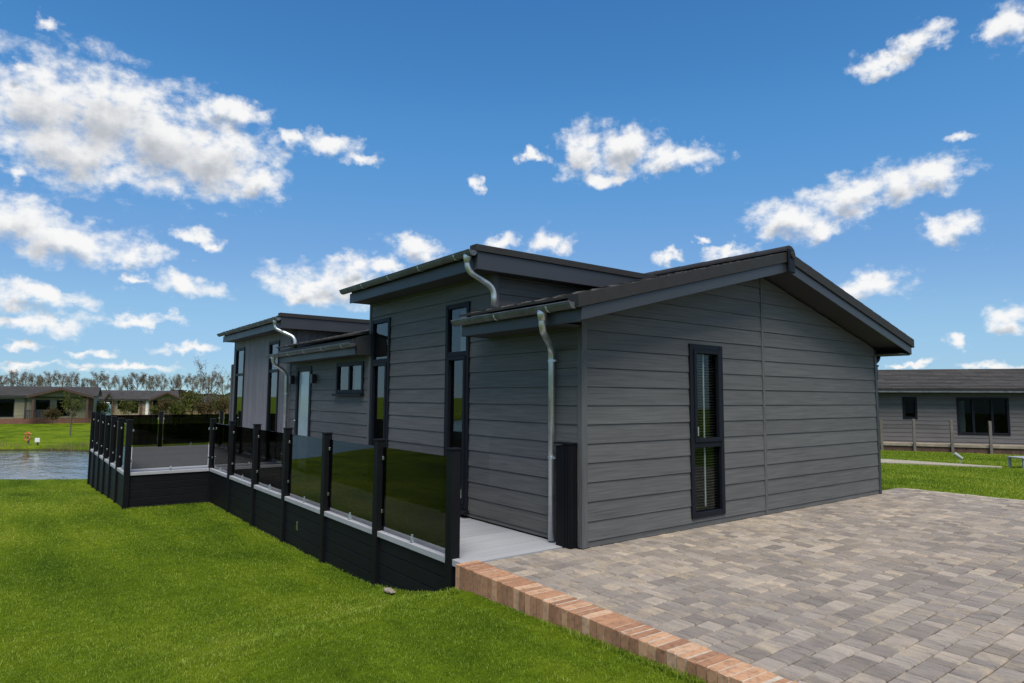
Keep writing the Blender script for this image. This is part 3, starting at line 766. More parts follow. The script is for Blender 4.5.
# main pitched roof: left slope (near, recess and upper portion) and right slope
RT_ = .235     # fascia underside to tile bed
def leftslope(xe, y0, y1, nc, ze=None):
    return tiled_slope('roof_tiles', (xe - .05, y0, tz(xe - .05, RT_)), (xe - .05, y1, tz(xe - .05, RT_)), (XR, y0, ZR + RT_), (XR, y1, ZR + RT_), 'tile', lodge, nc)
leftslope(XE, EA + .02, 1.70, 13)
leftslope(-.32, 5.18, 8.98, 13)
leftslope(1.6, 1.72, 5.16, 6); leftslope(1.6, 9.0, 13.98, 6)
tiled_slope('roof_tiles', (2 * XR - XE + .05, 14.2, tz(XE - .05, RT_)), (2 * XR - XE + .05, EA + .02, tz(XE - .05, RT_)), (XR, 14.2, ZR + RT_), (XR, EA + .02, ZR + RT_), 'tile', lodge, 13)
# boards under the tiles (deck + soffit)
def slab(name, pts_lo, th, mat):
    mb = MB(); mb.prism([tuple(p) for p in pts_lo], [(p[0], p[1], p[2] + th) for p in pts_lo]); return mb.build(name, mat, lodge)
e0 = .03
slab('soffit', [(XE + .01, EA + .03, tz(XE + .01, e0)), (XR, EA + .03, ZR + e0), (XR, 1.66, ZR + e0), (XE + .01, 1.66, tz(XE + .01, e0))], .15, 'soffit')
slab('soffit', [(2 * XR - XE - .01, 14.1, tz(XE + .01, e0)), (XR, 14.1, ZR + e0), (XR, EA + .03, ZR + e0), (2 * XR - XE - .01, EA + .03, tz(XE + .01, e0))], .15, 'soffit')
RO = -.30
slab('soffit', [(RO + .01, 5.19, tz(RO, -.02)), (3.0, 5.19, tz(3.0, -.02)), (3.0, 9.10, tz(3.0, -.02)), (RO + .01, 9.10, tz(RO, -.02))], .2, 'soffit')
# barge boards with dark tile verge above
for sg in (1, -1):
    X = lambda x: x if sg == 1 else 2 * XR - x
    mb = MB(); h = .13
    A = [(X(XE), EA, tz(XE)), (X(XR), EA, ZR), (X(XR), EA, ZR + h), (X(XE), EA, tz(XE, h))]
    mb.prism(A, [(q[0], q[1] + .028, q[2]) for q in A]); mb.build('barge_board', 'fascia', lodge, bevel=.004)
    mb = MB(); h2 = .265; n = 13
    for i in range(n):
        x0 = XE - .06 + (XR - XE + .06) * i / n; x1 = XE - .06 + (XR - XE + .06) * (i + 1) / n - .0006; st = .005
        A = [(X(x0), EA - .022, tz(x0, h + .002)), (X(x1), EA - .022, tz(x1, h + .002)), (X(x1), EA - .022, tz(x1, h2)), (X(x0), EA - .022, tz(x0, h2 + st))]
        mb.prism(A, [(q[0], q[1] + .16, q[2]) for q in A])
    mb.build('verge', 'verge', lodge, bevel=.004)
# ridge tiles and ridge end block
mb = MB(); yy = EA - .03
while yy < 14.1:
    prof = [(XR + .115 * math.cos(a_), ZR + .262 + .085 * math.sin(a_)) for a_ in [math.pi * i / 10 for i in range(11)]]
    mb.prism([(q[0], yy, q[1]) for q in prof], [(q[0], yy + .44, q[1] - .004) for q in prof]); yy += .445
mb.build('ridge_tiles', 'verge', lodge)
mb = MB(); mb.box(XR - .075, XR + .075, EA - .062, EA - .024, ZR - .03, ZR + .30); re_ = mb.build('ridge_end_cap', 'frame', lodge, bevel=.02)
mb = MB(); mb.tube([(XR, EA - .062, ZR + .215), (XR, EA - .082, ZR + .215)], .048, 16); mb.build('end_disc', 'verge', re_, bevel=.004)
# eave fascias
def fascia(x, y0, y1, z0, z1, name='fascia'):
    mb = MB(); mb.box(x, x + .028, y0, y1, z0, z1); return mb.build(name, 'fascia', lodge, bevel=.004)
fascia(XE - .001, EA + .030, 1.72, ZE - .012, 2.47)
mb = MB(); A = [(XE + .03, 1.70, ZE - .01), (.0, 1.70, ZE - .01), (.0, 1.70, tz(0, .2)), (XE + .03, 1.70, tz(XE, .2))]; mb.prism(A, [(q[0], 1.722, q[2]) for q in A]); mb.build('eave_end', 'fascia', lodge)
mb = MB(); mb.box(XE + .03, -.025, .0, 1.69, ZE - .006, ZE + .012); mb.build('soffit', 'soffit', lodge)
gutter(EA + .04, 1.76, XE - .066, 2.475)
RZ = 2.235
fascia(RO - .001, 5.10, 8.95, RZ, 2.40)
mb = MB(); A = [(RO + .03, 5.09, RZ + .002), (.03, 5.09, RZ + .002), (.03, 5.09, tz(.03, .2)), (RO + .03, 5.09, tz(RO, .2))]; mb.prism(A, [(q[0], 5.112, q[2]) for q in A]); mb.build('eave_end', 'soffit', lodge)
mb = MB(); mb.box(RO + .03, .0, 5.12, 8.95, RZ + .006, RZ + .024); mb.build('soffit', 'soffit', lodge)
gutter(5.05, 9.5, RO - .066, 2.42)
mb = MB(); mb.box(2 * XR - XE - .028, 2 * XR - XE + .001, EA + .03, 14.1, ZE - .012, 2.47); mb.build('fascia', 'fascia', lodge)
mb = MB(); mb.box(W, 2 * XR - XE - .03, EA + .03, 14.1, ZE - .006, ZE + .012); mb.build('soffit', 'soffit', lodge)
def bay_roof(xo, y0, y1, zb, zf, zt, x1):
    fascia(xo, y0 + .03, y1, zb, zf)
    # near end board + dark capping
    mb = MB(); A = [(xo, y0, zb), (x1, y0, zb + .0), (x1, y0, zt - .085), (xo, y0, zt - .085)]; mb.prism(A, [(q[0], y0 + .028, q[2]) for q in A]); mb.build('end_board', 'fascia', lodge, bevel=.004)
    mb = MB(); mb.box(xo - .035, x1 + .05, y0 - .022, y0 + .12, zt - .083, zt); mb.build('verge', 'verge', lodge, bevel=.004)
    mb = MB(); mb.box(xo + .03, x1, y0 + .03, y1 - .002, zb + .008, zb + .03); mb.build('soffit', 'soffit', lodge)
    mb = MB(); mb.box(xo + .03, x1, y0 + .03, y1, zb + .031, zt - .10); mb.build('roof_core', 'soffit', lodge)
    tiled_slope('roof_tiles', (xo - .04, y0 + .12, zt - .085), (xo - .04, y1 + .02, zt - .085), (x1, y0 + .12, zt - .04), (x1, y1 + .02, zt - .04), 'tile', lodge, 10)
    gutter(y0 + .0, y1 + .13, xo - .066, zf + .065)
bay_roof(-.39, 1.40, 5.16, 3.085, 3.24, 3.385, 3.0)
bay_roof(-.33, 8.82, 13.62, 2.975, 3.13, 3.30, 3.0)
# downpipes
downpipe([(XE - .066, .10, 2.42), (XE - .066, .10, 2.24), (-.06, .42, 2.09), (-.06, .42, .02)], clips=(1.95, .9))
downpipe([(-.456, 1.52, 3.255), (-.456, 1.52, 3.08), (-.07, 1.50, 2.90), (-.07, 1.50, 2.66)])
downpipe([(-.396, 9.0, 3.14), (-.396, 9.0, 2.98), (-.06, 8.70, 2.78), (-.06, 8.70, 2.52)])
downpipe([(-.366, 9.15, 2.37), (-.366, 9.15, 2.24), (-.06, 9.19, 2.06), (-.06, 9.19, .02)], clips=(1.6,))
downpipe([(W + .47, .14, 2.42), (W + .47, .14, 2.26), (W + .07, .14, 2.05), (W + .07, .14, .02)], mat='frame', collar=False)

# grooved post by the corner
t = empty('corner_post', (-.06, .19, 0), 'black grooved post standing against the lodge corner beside the downpipe', 'post')
mb = MB(); mb.box(-.115, -.018, .06, .18, 0.002, 1.06)
for i in range(3): mb.box(-.122, -.1155, .066 + i * .04, .094 + i * .04, .004, 1.05)
for i in range(2): mb.box(-.108 + i * .045, -.078 + i * .045, .053, .0595, .004, 1.05)
mb.build('shaft', 'black_metal', t, bevel=.004)
mb = MB(); mb.box(-.105, -.018, .185, .30, .002, 1.04); mb.build('side_rail', 'black_metal', t, bevel=.004)
mb = MB(); mb.box(-.128, -.012, .05, .31, 1.061, 1.078); mb.build('post_cap', 'black_metal', t, bevel=.004)

# ------------------------------------------------------------------ raised deck
XD = -1.30; XL = -2.86; YC = 10.05; YE = 17.2
dk = empty('raised_deck', (-1.0, 8, -.3), 'pale grey board deck with black skirting running along the lodge side', 'deck')
mb = MB(); y = .19
while y < YC:
    mb.box(XD, -.001, y, min(y + .1365, YC), -.028, random.uniform(-.001, .001)); y += .1405
y = YC + .004
while y < YE:
    mb.box(XL, -.001 if y < 13.6 else 2.4, y, min(y + .1365, YE), -.028, random.uniform(-.001, .001)); y += .1405
mb.build('deck_boards', 'deck', dk)
mb = MB(); mb.box(XD + .05, -.02, YC - .06, YC + .02, .003, .012); mb.build('breaker_board', 'white_trim', dk)
mb = MB(); mb.box(XD + .06, -.02, .22, YC, -.9, -.03); mb.box(XL + .06, -.02, YC, YE - .06, -.9, -.03); mb.build('deck_core', 'soffit', dk)
def edge(a, b, name='edge_trim'):
    a = np.array([*a, 0.]); b = np.array([*b, 0.]); d = (b - a) / np.linalg.norm(b - a); n = np.array([-d[1], d[0], 0])
    mb = MB(); z0, z1 = -.048, .014
    A = [a - n * .045 + (0, 0, z0), a + n * .03 + (0, 0, z0), a + n * .03 + (0, 0, z1), a - n * .045 + (0, 0, z1)]
    mb.prism(A, [q + (b - a) for q in A]); mb.build(name, 'white_trim', dk, bevel=.005)
def skirt(a, b):
    a = np.array([*a, 0.]); b = np.array([*b, 0.]); d = (b - a) / np.linalg.norm(b - a); n = np.array([-d[1], d[0], 0])
    mb = MB(); z = -.052
    while z > -1.15:
        A = [a + n * .0 + (0, 0, z - .146), a + n * .022 + (0, 0, z - .146), a + n * .022 + (0, 0, z), a + n * .0 + (0, 0, z)]
        mb.prism(A, [q + (b - a) for q in A]); z -= .15
    mb.build('skirting', 'black', dk, bevel=.007)

def balustrade(name, label, a, b, cnts, nrm, first=True, last=True, zlow=-1.1, post=.105, clampc=True, glass_z=(.075, .965), tint='tint'):
    """posts and smoked panes between a and b; nrm = outward side"""
    a = np.array([*a, 0.]); b = np.array([*b, 0.]); d = (b - a) / np.linalg.norm(b - a); n = np.array([*nrm, 0.])
    root = empty(name, (a + b) / 2, label, 'balustrade')
    K = cnts; P = [a + (b - a) * i / K for i in range(K + 1)]
    h = post / 2; up = np.array([0, 0, 1.])
    def blk(mb, c, hu, hv, z0, z1):
        q = [c - d * hu - n * hv, c + d * hu - n * hv, c + d * hu + n * hv, c - d * hu + n * hv]
        mb.hexa([p + up * z0 for p in q], [p + up * z1 for p in q])
    for i, p in enumerate(P):
        if (i == 0 and not first) or (i == K and not last): continue
        mb = MB(); blk(mb, p + n * .012, h, h, .0 if zlow > -.2 else zlow, 1.035)
        po = mb.build('post', 'black_metal', root, bevel=.006)
        c = MB(); blk(c, p + n * .012, h + .008, h + .008, 1.036, 1.056); c.build('post_cap', 'black_metal', po, bevel=.006)
    for i in range(K):
        g0 = P[i] + d * (h + .022); g1 = P[i + 1] - d * (h + .022)
        mb = MB(); q = [g0 - n * .005, g1 - n * .005, g1 + n * .005, g0 + n * .005]
        mb.hexa([p + up * glass_z[0] for p in q], [p + up * glass_z[1] for p in q])
        g = mb.build('glass_panel', tint, root)
        for (pp, sg) in ((P[i], 1), (P[i + 1], -1)):
            for z in (.24, .84):
                c = MB(); blk(c, pp + d * sg * (h + .020), .019, .017, z - .022, z + .022); c.build('clamp', 'steel', g, bevel=.006)
        c = MB(); m_ = (g0 + g1) / 2; blk(c, m_, .016, .014, .016, .10); blk(c, m_ + n * .022, .02, .006, .03, .075); c.build('foot_clamp', 'galv', g, bevel=.004)
    return root
balustrade('balustrade', 'smoked glass balustrade with black posts along the lawn, nearest and longest run', (XD, .42), (XD, YC), 6, (-1, 0), last=False)
balustrade('balustrade', 'single smoked glass panel between two posts at the inner step of the deck', (XL, YC), (XD, YC), 1, (0, -1), tint='tint_pale')
balustrade('balustrade', 'tight row of black posts along the far deck edge facing the pond', (XL, YC), (XL, YE), 6, (-1, 0), first=False)
balustrade('balustrade', 'dark glass railing across the far end of the deck in front of distant lodges', (XL, YE), (2.3, YE), 3, (0, 1), first=False, zlow=-1.1, tint='tint_dark')
edge((XD, YC), (XD, .21)); edge((XL, YC), (XD + .03, YC)); edge((XL, YE), (XL, YC)); edge((2.3, YE), (XL, YE))
skirt((XD, .215), (XD, YC)); skirt((XD + .02, YC), (XL, YC)); skirt((XL, YC), (XL, YE)); skirt((XL, YE), (2.3, YE))
mb = MB(); mb.box(XD - .04, XD + .10, .185, .212, -.9, -.05); mb.build('skirting', 'black', dk)
mb = MB(); mb.box(XD - .040, XD - .0305, 4.62, 4.645, -.40, -.29); mb.box(XD - .03, XD - .0235, 4.61, 4.655, -.41, -.28); mb.build('hatch_latch', 'steel', dk)
# loose stones in the grass at the foot of the deck
for i, (sx, sy_) in enumerate(((-1.45, 1.47), (-1.47, 1.36))):
    bm = bmesh.new(); bmesh.ops.create_icosphere(bm, subdivisions=2, radius=.045)
    for v in bm.verts: v.co = v.co * (1 + random.uniform(-.16, .16)); v.co.z *= .55; v.co.y *= 1.5
    me = bpy.data.meshes.new('stone'); bm.to_mesh(me); bm.free(); me.materials.append(MAT['timber'])
    o = bpy.data.objects.new('stone', me); COL.objects.link(o); o.location = (sx, sy_, float(terrain(sx, sy_)) + .03)
    tag(o, 'small brownish stone lying in grass against the black deck skirting', 'stone', 'stones at the foot of the deck')

# ------------------------------------------------------------------ background lodges
def bg_lodge(name, label, O, sd, n, s0, s1, depth, zg, zbase, zeave, zridge, wall, roofm, plinth, wins=(), gables=(), pitch=.16, over=.35, posts=(), lean=1):
    O = np.array(O, float); pl = Plane(O, sd, n); root = empty(name, O + np.array([0, 0, zg]), label, 'lodge')
    ops = [w[:4] for w in wins]
    cladding('wall', pl, s0, s1, zbase, zeave + .05, pitch, wall, root, ops, back=.15)
    mb = MB(); pl.box(mb, s0, s1, zbase, zeave + .05, -depth, -.75); pl.box(mb, s0, s0 + .1, zbase, zeave, -.75, -.15); pl.box(mb, s1 - .1, s1, zbase, zeave, -.75, -.15)
    for s_ in (s0, s1):  # end gables
        A = [pl(s_ - .04, zeave, 0), pl(s_ - .04, zeave, -depth), pl(s_ - .04, zridge - .1, -depth / 2)]; mb.prism(A, [q + pl.sd * .08 for q in A])
    mb.build('end_wall', wall, root)
    mb = MB(); pl.box(mb, s0 - .05, s1 + .05, zg - .3, zbase, -depth, .06); mb.build('plinth', plinth, root)
    e0, e1 = pl(s0 - .3, zeave, over), pl(s1 + .3, zeave, over); r0, r1 = pl(s0 - .3, zridge, -depth / 2), pl(s1 + .3, zridge, -depth / 2); k0, k1 = pl(s0 - .3, zeave, -depth - over), pl(s1 + .3, zeave, -depth - over)
    nc = 14
    rf = tiled_slope('roof', e0, e1, r0, r1, roofm, root, nc, tw=.45, thick=.05, roll=False)
    mb = MB(); dn = np.array([0, 0, -.06])
    mb.prism([e0 + dn, e1 + dn, r1 + dn, r0 + dn], [e0, e1, r1, r0]); mb.prism([k0 + dn, r0 + dn, r1 + dn, k1 + dn], [k0, r0, r1, k1]); mb.build('roof_deck', 'soffit', rf)
    mb = MB(); pl.box(mb, s0 - .3, s1 + .3, zeave - .14, zeave - .005, over - .03, over); mb.build('fascia', 'soffit', root)
    for w in wins:
        kw = w[4] if len(w) > 4 else {}
        window(pl, *w[:4], root, fw=.07, sill=False, depth=.55, pane='pane_far', **kw)
    for (sc_, hw, zp, proj) in gables:
        g = MB()
        za = zeave - .05
        A = [pl(sc_ - hw * .86, za, proj * .5), pl(sc_ + hw * .86, za, proj * .5), pl(sc_, zp - .12, proj * .5)]
        g.prism(A, [q - pl.n * .1 for q in A]); g.build('gable_wall', wall, root)
        for sg in (-1, 1):
            g = MB(); a = pl(sc_ + sg * hw, za - .02, proj); b = pl(sc_, zp, proj)
            bk = -depth * .45
            A = [a, b, b + np.array([0, 0, .10]), a + np.array([0, 0, .10])]
            g.prism(A, [q + pl.n * (bk - proj) for q in A]); g.build('gable_roof', roofm, root)
            g = MB(); A = [a + pl.n * .002 + np.array([0, 0, -.13]), b + pl.n * .002 + np.array([0, 0, -.13]), b + pl.n * .002 + np.array([0, 0, .08]), a + pl.n * .002 + np.array([0, 0, .08])]
            g.prism(A, [q + pl.n * .05 for q in A]); g.build('barge_board', 'dark_wood', root)
            g = MB(); pl.box(g, sc_ + sg * hw * .8 - .08, sc_ + sg * hw * .8 + .08, zbase, za, proj - .25, proj - .1); g.build('porch_post', 'brown_wood', root)
    for (a, b, mt) in posts:
        g = MB(); pl.box(g, a, b, zbase, zeave - .1, .02, .10); g.build('wall_panel', mt, root)
    return root, pl

# right neighbour
RO3 = np.array([19.59, 5.42, 0]); rsd = np.array([.543, -.84, 0]); rsd /= np.linalg.norm(rsd); rn = np.array([-.84, -.543, 0]); rn /= np.linalg.norm(rn)
rp = Plane(RO3, rsd, rn)
def rect(pl, u0, v0, u1, v1):
    a = pl.hit(u0, v0); b = pl.hit(u1, v1); return (min(a[0], b[0]), max(a[0], b[0]), min(a[1], b[1]), max(a[1], b[1]))
zeR = rp.hit(940, 392)[1] - .02; zbR = rp.hit(940, 445)[1]
wR = rect(rp, 902, 397, 917.5, 419); d1 = rect(rp, 956, 397.5, 1010.5, 435.5)
m1 = rp.hit(973, 415)[0]; m2 = rp.hit(992, 415)[0]
depthR = 6.2
bR = RO3 + rn * (-depthR / 2); prd = Plane(bR, rsd, rn); zrR = prd.hit(950, 369.5)[1]
zgR = float(terrain(19.5, 5.0)) - .02
rl, _ = bg_lodge('lodge', 'mid grey boarded lodge with tiled roof beyond the right hand lawn', RO3, rsd, rn, -3.5, 9.5, depthR, zgR, zbR - .02, zeR + .12, zrR, 'bank_siding', 'tile_far', 'dark_plinth',
    wins=[wR, (*d1, dict(mullions=(m1, m2), curtain=(d1[0] + .08, d1[0] + .28, d1[2] + .08, d1[3] - .1)))], pitch=.14)
mb = MB(); sf, zf = rp.hit(881.5, 380)
q = rp(sf, 0, -1.1); mb.tube([(q[0], q[1], zeR + .2), (q[0], q[1], zeR + .95)], .085, 12); mb.tube([(q[0], q[1], zeR + .95), (q[0], q[1], zeR + 1.02)], .12, 12); mb.build('flue', 'lampblack', rl)
mb = MB(); rp.box(mb, -3.8, 9.8, zeR - .0, zeR + .05, .36, .44); mb.build('gutter', 'galv_dirty', rl)
# timber veranda in front of it
ver = empty('veranda', RO3 + rn * .9 + np.array([0, 0, zgR]), 'low timber veranda with bare wooden posts in front of the grey neighbouring lodge', 'veranda')
vp = Plane(RO3 + rn * .75, rsd, rn)
mb = MB(); zv = vp.hit(940, 445)[1]; vp.box(mb, -3.5, 9.5, zv - .06, zv + .03, -.70, .02); mb.build('deck_edge', 'timber', ver, bevel=.005)
mb = MB(); k = -3.5
while k < 9.5: vp.box(mb, k, k + .245, zgR - .2, zv - .062, -.06, -.02); k += .25
mb.build('skirting', 'dark_plinth', ver)
for u, vt in ((880.5, 420), (913, 419), (950.5, 420), (989, 421)):
    s_, zt_ = vp.hit(u, vt); mb = MB(); vp.box(mb, s_ - .04, s_ + .04, zgR - .1, zt_, .021, .10); mb.build('post', 'timber_dark', ver, bevel=.006)
# path, garden spike light, low table
pa = []
for (u, v) in ((872, 459.2), (904, 461), (950, 464.2), (1002, 467.6)):
    d = ray(u, v); t_ = (-.105 - CAM[2]) / d[2]; pa.append((CAM + d * t_))
pb = []
for (u, v) in ((872, 463.6), (904, 464.6), (950, 466.6), (1002, 468.6)):
    d = ray(u, v); t_ = (-.105 - CAM[2]) / d[2]; pb.append((CAM + d * t_))
mb = MB()
for i in range(3):
    Q = [pa[i], pb[i], pb[i + 1], pa[i + 1]]; Q = [np.array([q[0], q[1], float(terrain(q[0], q[1]))]) for q in Q]
    mb.hexa([q + (0, 0, -.05) for q in Q], [q + (0, 0, .035) for q in Q], .5)
tag(mb.build('path', 'concrete'), kind='structure')
q = np.array([15.1, 1.62]); zq = float(terrain(*q))
gl = empty('garden_light', (q[0], q[1], zq), 'small grey spike light tilted on the grass beside the pale path', 'garden light')
mb = MB(); mb.tube([(q[0], q[1], zq), (q[0], q[1], zq + .16)], .015, 8); mb.build('spike', 'grey_plastic', gl)
mb = MB(); mb.tube([(q[0] - .06, q[1] + .1, zq + .27), (q[0] + .03, q[1] - .05, zq + .14)], [.05, .035], 10); mb.build('lamp_head', 'grey_plastic', gl)
tb = ds(16.1, 12.62, 0); zq = float(terrain(tb[0], tb[1]))
gt = empty('garden_table', (tb[0], tb[1], zq), 'low pale grey slatted table standing on the lawn at the picture edge', 'table')
tp = Plane((tb[0], tb[1], 0), (RH[0], RH[1], 0), (-FH[0], -FH[1], 0))
mb = MB()
for i in range(6): tp.box(mb, -.15, 1.0, zq + .24, zq + .27, -.5 + i * .09, -.42 + i * .09)
mb.build('table_top', 'grey_plastic', gt, bevel=.004)
for a_ in (-.12, .92):
    for b_ in (-.45, .0):
        mb = MB(); tp.box(mb, a_, a_ + .05, zq - .01, zq + .239, b_ - .05, b_); mb.build('leg', 'grey_plastic', gt, bevel=.004)
mb = MB(); tp.box(mb, -.07, .92, zq + .10, zq + .14, -.04, -.01); mb.build('rail', 'grey_plastic', gt)

# lodges over the pond
lsd = np.array([RH[0], RH[1], 0]); ln_ = np.array([-FH[0], -FH[1], 0])
def fplane(D, u0=None, rot=0.0):
    if u0 is None: q = ds(D, 0); return Plane(q, lsd, ln_)
    q = ds(D, (u0 - 512) / F_PX * D); c_, s_ = math.cos(rot), math.sin(rot)
    a_ = lsd * c_ + np.array([FH[0], FH[1], 0]) * s_; return Plane(q, a_, np.array([a_[1], -a_[0], 0]))
pA = fplane(58.5, 50, math.radians(30)); A_s = lambda u: pA.hit(u, 400)[0]; A_z = lambda v: pA.hit(50, v)[1]
def rA(u0, v0, u1, v1, p): return rect(p, u0, v0, u1, v1)
zA_e = A_z(396)
bg_lodge('lodge', 'sage cream lodge with wide front gable directly across the pond', pA.O, pA.sd, pA.n, A_s(-60), A_s(94), 9, -1.02, A_z(418), zA_e, A_z(386.2), 'cream_wall', 'tile_brown', 'red_plinth',
    wins=[rA(-12, 399, 13.5, 417, pA), rA(36, 400, 49, 417.5, pA), rA(57, 400, 71, 416, pA)], gables=[(A_s(62), A_s(62) - A_s(28), A_z(388.5), 1.2)], posts=[(A_s(25), A_s(26.5), 'soffit'), (A_s(71), A_s(74), 'cream_wall_b'), (A_s(89), A_s(94), 'brown_wood')], pitch=.3)
pB = fplane(77, 140, math.radians(28)); B_s = lambda u: pB.hit(u, 400)[0]; B_z = lambda v: pB.hit(140, v)[1]
bg_lodge('lodge', 'buff lodge with brown barge boards and porch posts behind the far deck railing', pB.O, pB.sd, pB.n, B_s(94), B_s(176), 10, -1.05, B_z(415), B_z(399.5), B_z(390.3), 'cream_wall_b', 'tile_brown', 'red_plinth',
    wins=[rA(104, 401, 113, 412, pB), rA(118, 400.5, 125, 409, pB), rA(132, 400.5, 138, 413, pB), rA(151, 401, 157, 414, pB)], gables=[(B_s(109), B_s(109) - B_s(104), B_z(393), .5), (B_s(167), B_s(167) - B_s(149), B_z(392.2), 1.5)],
    posts=[(B_s(140), B_s(142.5), 'brown_wood'), (B_s(146), B_s(149), 'white'), (B_s(158), B_s(161), 'brown_wood'), (B_s(163), B_s(166), 'cream_wall'), (B_s(170), B_s(172), 'brown_wood')], pitch=.3)
pC = fplane(92, 215, math.radians(24)); C_s = lambda u: pC.hit(u, 400)[0]; C_z = lambda v: pC.hit(200, v)[1]
bg_lodge('lodge', 'tan brown lodge half hidden behind the shrubs and bare tree', pC.O, pC.sd, pC.n, C_s(181), C_s(262), 10, -1.05, C_z(415), C_z(402), C_z(396.5), 'tan_wall', 'tile_brown', 'red_plinth',
    wins=[rA(200, 404, 205, 412, pC), rA(217, 403, 222, 408, pC)], gables=[], posts=[(C_s(210), C_s(212), 'brown_wood'), (C_s(228), C_s(231), 'brown_wood')], pitch=.3)
# balcony rail and dark sofas in front of lodge A
t = empty('patio_railing', pA((A_s(38)), -1, .8), 'dark slatted railing in front of the cream lodge glass doors', 'railing')
mb = MB(); k = A_s(28)
while k < A_s(49): pA.box(mb, k, k + .07, A_z(418), A_z(410.5), .75, .80); k += .11
pA.box(mb, A_s(28), A_s(49), A_z(410.5), A_z(409.6), .73, .83); mb.build('slats', 'soffit', t)
# parked van between the lodges
vD = 66; vp_ = fplane(vD); s0 = vp_.hit(82.5, 400)[0]; s1 = vp_.hit(90, 400)[0]
vz0 = -1.0; van = empty('parked_van', vp_((s0 + s1) / 2, vz0, 0), 'white roofed pale blue van parked between two lodges over the pond', 'van')
vw = (s1 - s0) * 1.15; vc = (s0 + s1) / 2; zt_ = 1.547 + .0
zt_ = vp_.hit(86, 402.5)[1]
hh = zt_ - vz0
mb = MB(); A = [vp_(vc - vw / 2, vz0 + .25, 0), vp_(vc + vw / 2, vz0 + .25, 0), vp_(vc + vw / 2, vz0 + hh * .55, 0), vp_(vc + vw * .43, zt_ - .25, -.1), vp_(vc - vw * .43, zt_ - .25, -.1), vp_(vc - vw / 2, vz0 + hh * .55, 0)]
mb.prism(A, [q - vp_.n * 3.5 for q in A]); mb.build('body', 'van_blue', van, bevel=.05)
mb = MB(); A = [vp_(vc - vw * .43, zt_ - .249, -.11), vp_(vc + vw * .43, zt_ - .249, -.11), vp_(vc + vw * .38, zt_, -.2), vp_(vc - vw * .38, zt_, -.2)]; mb.prism(A, [q - vp_.n * 3.2 for q in A]); mb.build('roof', 'white', van, bevel=.05)
mb = MB(); A = [vp_(vc - vw * .36, vz0 + hh * .58, .012), vp_(vc + vw * .36, vz0 + hh * .58, .012), vp_(vc + vw * .34, zt_ - .32, -.06), vp_(vc - vw * .34, zt_ - .32, -.06)]; mb.prism(A, [q - vp_.n * .03 for q in A]); mb.build('windscreen', 'pane', van)
for a_ in (-.42, .42):
    mb = MB(); c_ = vp_(vc + vw * a_ , vz0 + .3, -.5); mb.tube([c_ - vp_.sd * .1, c_ + vp_.sd * .1], .3, 16); mb.build('wheel', 'rubber', van)

# ------------------------------------------------------------------ vegetation
def limb_tree(r_, h, trunk_r, nl, spread, forks=2, lift=.35):
    """returns trunk MB and twig end points"""
    mb = MB(); ends = []
    top = np.array([r_.uniform(-.03, .03) * h, r_.uniform(-.03, .03) * h, h * .72])
    pts = [np.array([0, 0, -.2]), top * .3 + np.array([r_.uniform(-.02, .02) * h, r_.uniform(-.02, .02) * h, 0]), top * .65, top]
    mb.tube(pts, [trunk_r, trunk_r * .85, trunk_r * .55, trunk_r * .22], 7)
    for i in range(nl):
        f = lift + (1 - lift) * (i + r_.random()) / nl; f = min(f, .98)
        b = top * f; an = r_.uniform(0, 6.283); ln = h * spread * r_.uniform(.6, 1.1) * (1.15 - .45 * f)
        e = b + np.array([math.cos(an) * ln * .55, math.sin(an) * ln * .55, ln * r_.uniform(.65, 1.0)])
        m = (b + e) / 2 + np.array([math.cos(an), math.sin(an), -.4]) * ln * .10
        rr = trunk_r * (.42 - .22 * f); mb.tube([b, m, e], [rr, rr * .7, rr * .25], 5); ends.append((m, e))
        for k in range(forks):
            g = r_.uniform(.35, .9); bb = m * (1 - g) + e * g; a2 = an + r_.uniform(-1.3, 1.3); l2 = ln * r_.uniform(.25, .5)
            e2 = bb + np.array([math.cos(a2) * l2 * .5, math.sin(a2) * l2 * .5, l2 * .85]); mb.tube([bb, (bb + e2) / 2 + np.array([0, 0, -.03 * l2]), e2], [rr * .4, rr * .3, rr * .12], 4); ends.append((bb, e2))
    return mb, ends
def leaves(r_, ends, per, rad, size, aspect=1.6, wid=.32):
    V = []; Fc = []; T = []
    for (a, b) in ends:
        cl = r_.random()
        for i in range(per):
            f = r_.uniform(.25, 1.12); c = a * (1 - f) + b * f + np.array([r_.gauss(0, rad), r_.gauss(0, rad), r_.gauss(0, rad)])
            d = np.array([r_.gauss(0, 1), r_.gauss(0, 1), r_.gauss(.3, 1)]); d /= np.linalg.norm(d); e = np.cross(d, np.array([r_.gauss(0, 1), r_.gauss(0, 1), r_.gauss(0, 1)])); e /= (np.linalg.norm(e) + 1e-9)
            s = size * r_.uniform(.6, 1.3); k = len(V)
            V += [c - d * s * aspect * .5, c + e * s * wid, c + d * s * aspect * .5, c - e * s * wid]; Fc.append((k, k + 1, k + 2, k + 3)); T.append(min(1, max(0, .5 * cl + .5 * r_.random())))
    return V, Fc, T
def tree(name, label, cat, loc, h, seed, leafm, trunkm='bark', nl=16, spread=.4, per=22, rad=.4, size=.22, group=None, forks=2, trunk_r=None, lift=.35, wid=.32):
    r_ = random.Random(seed); root = empty(name, loc, label, cat, group); ROOTLOC[root.name] = np.zeros(3)
    mb, ends = limb_tree(r_, h, trunk_r or h * .022, nl, spread, forks, lift); mb.build('trunk', trunkm, root)
    V, Fc, T = leaves(r_, ends, per, rad, size, wid=wid); mesh_obj('crown', V, Fc, leafm, root, tone=T)
    return root
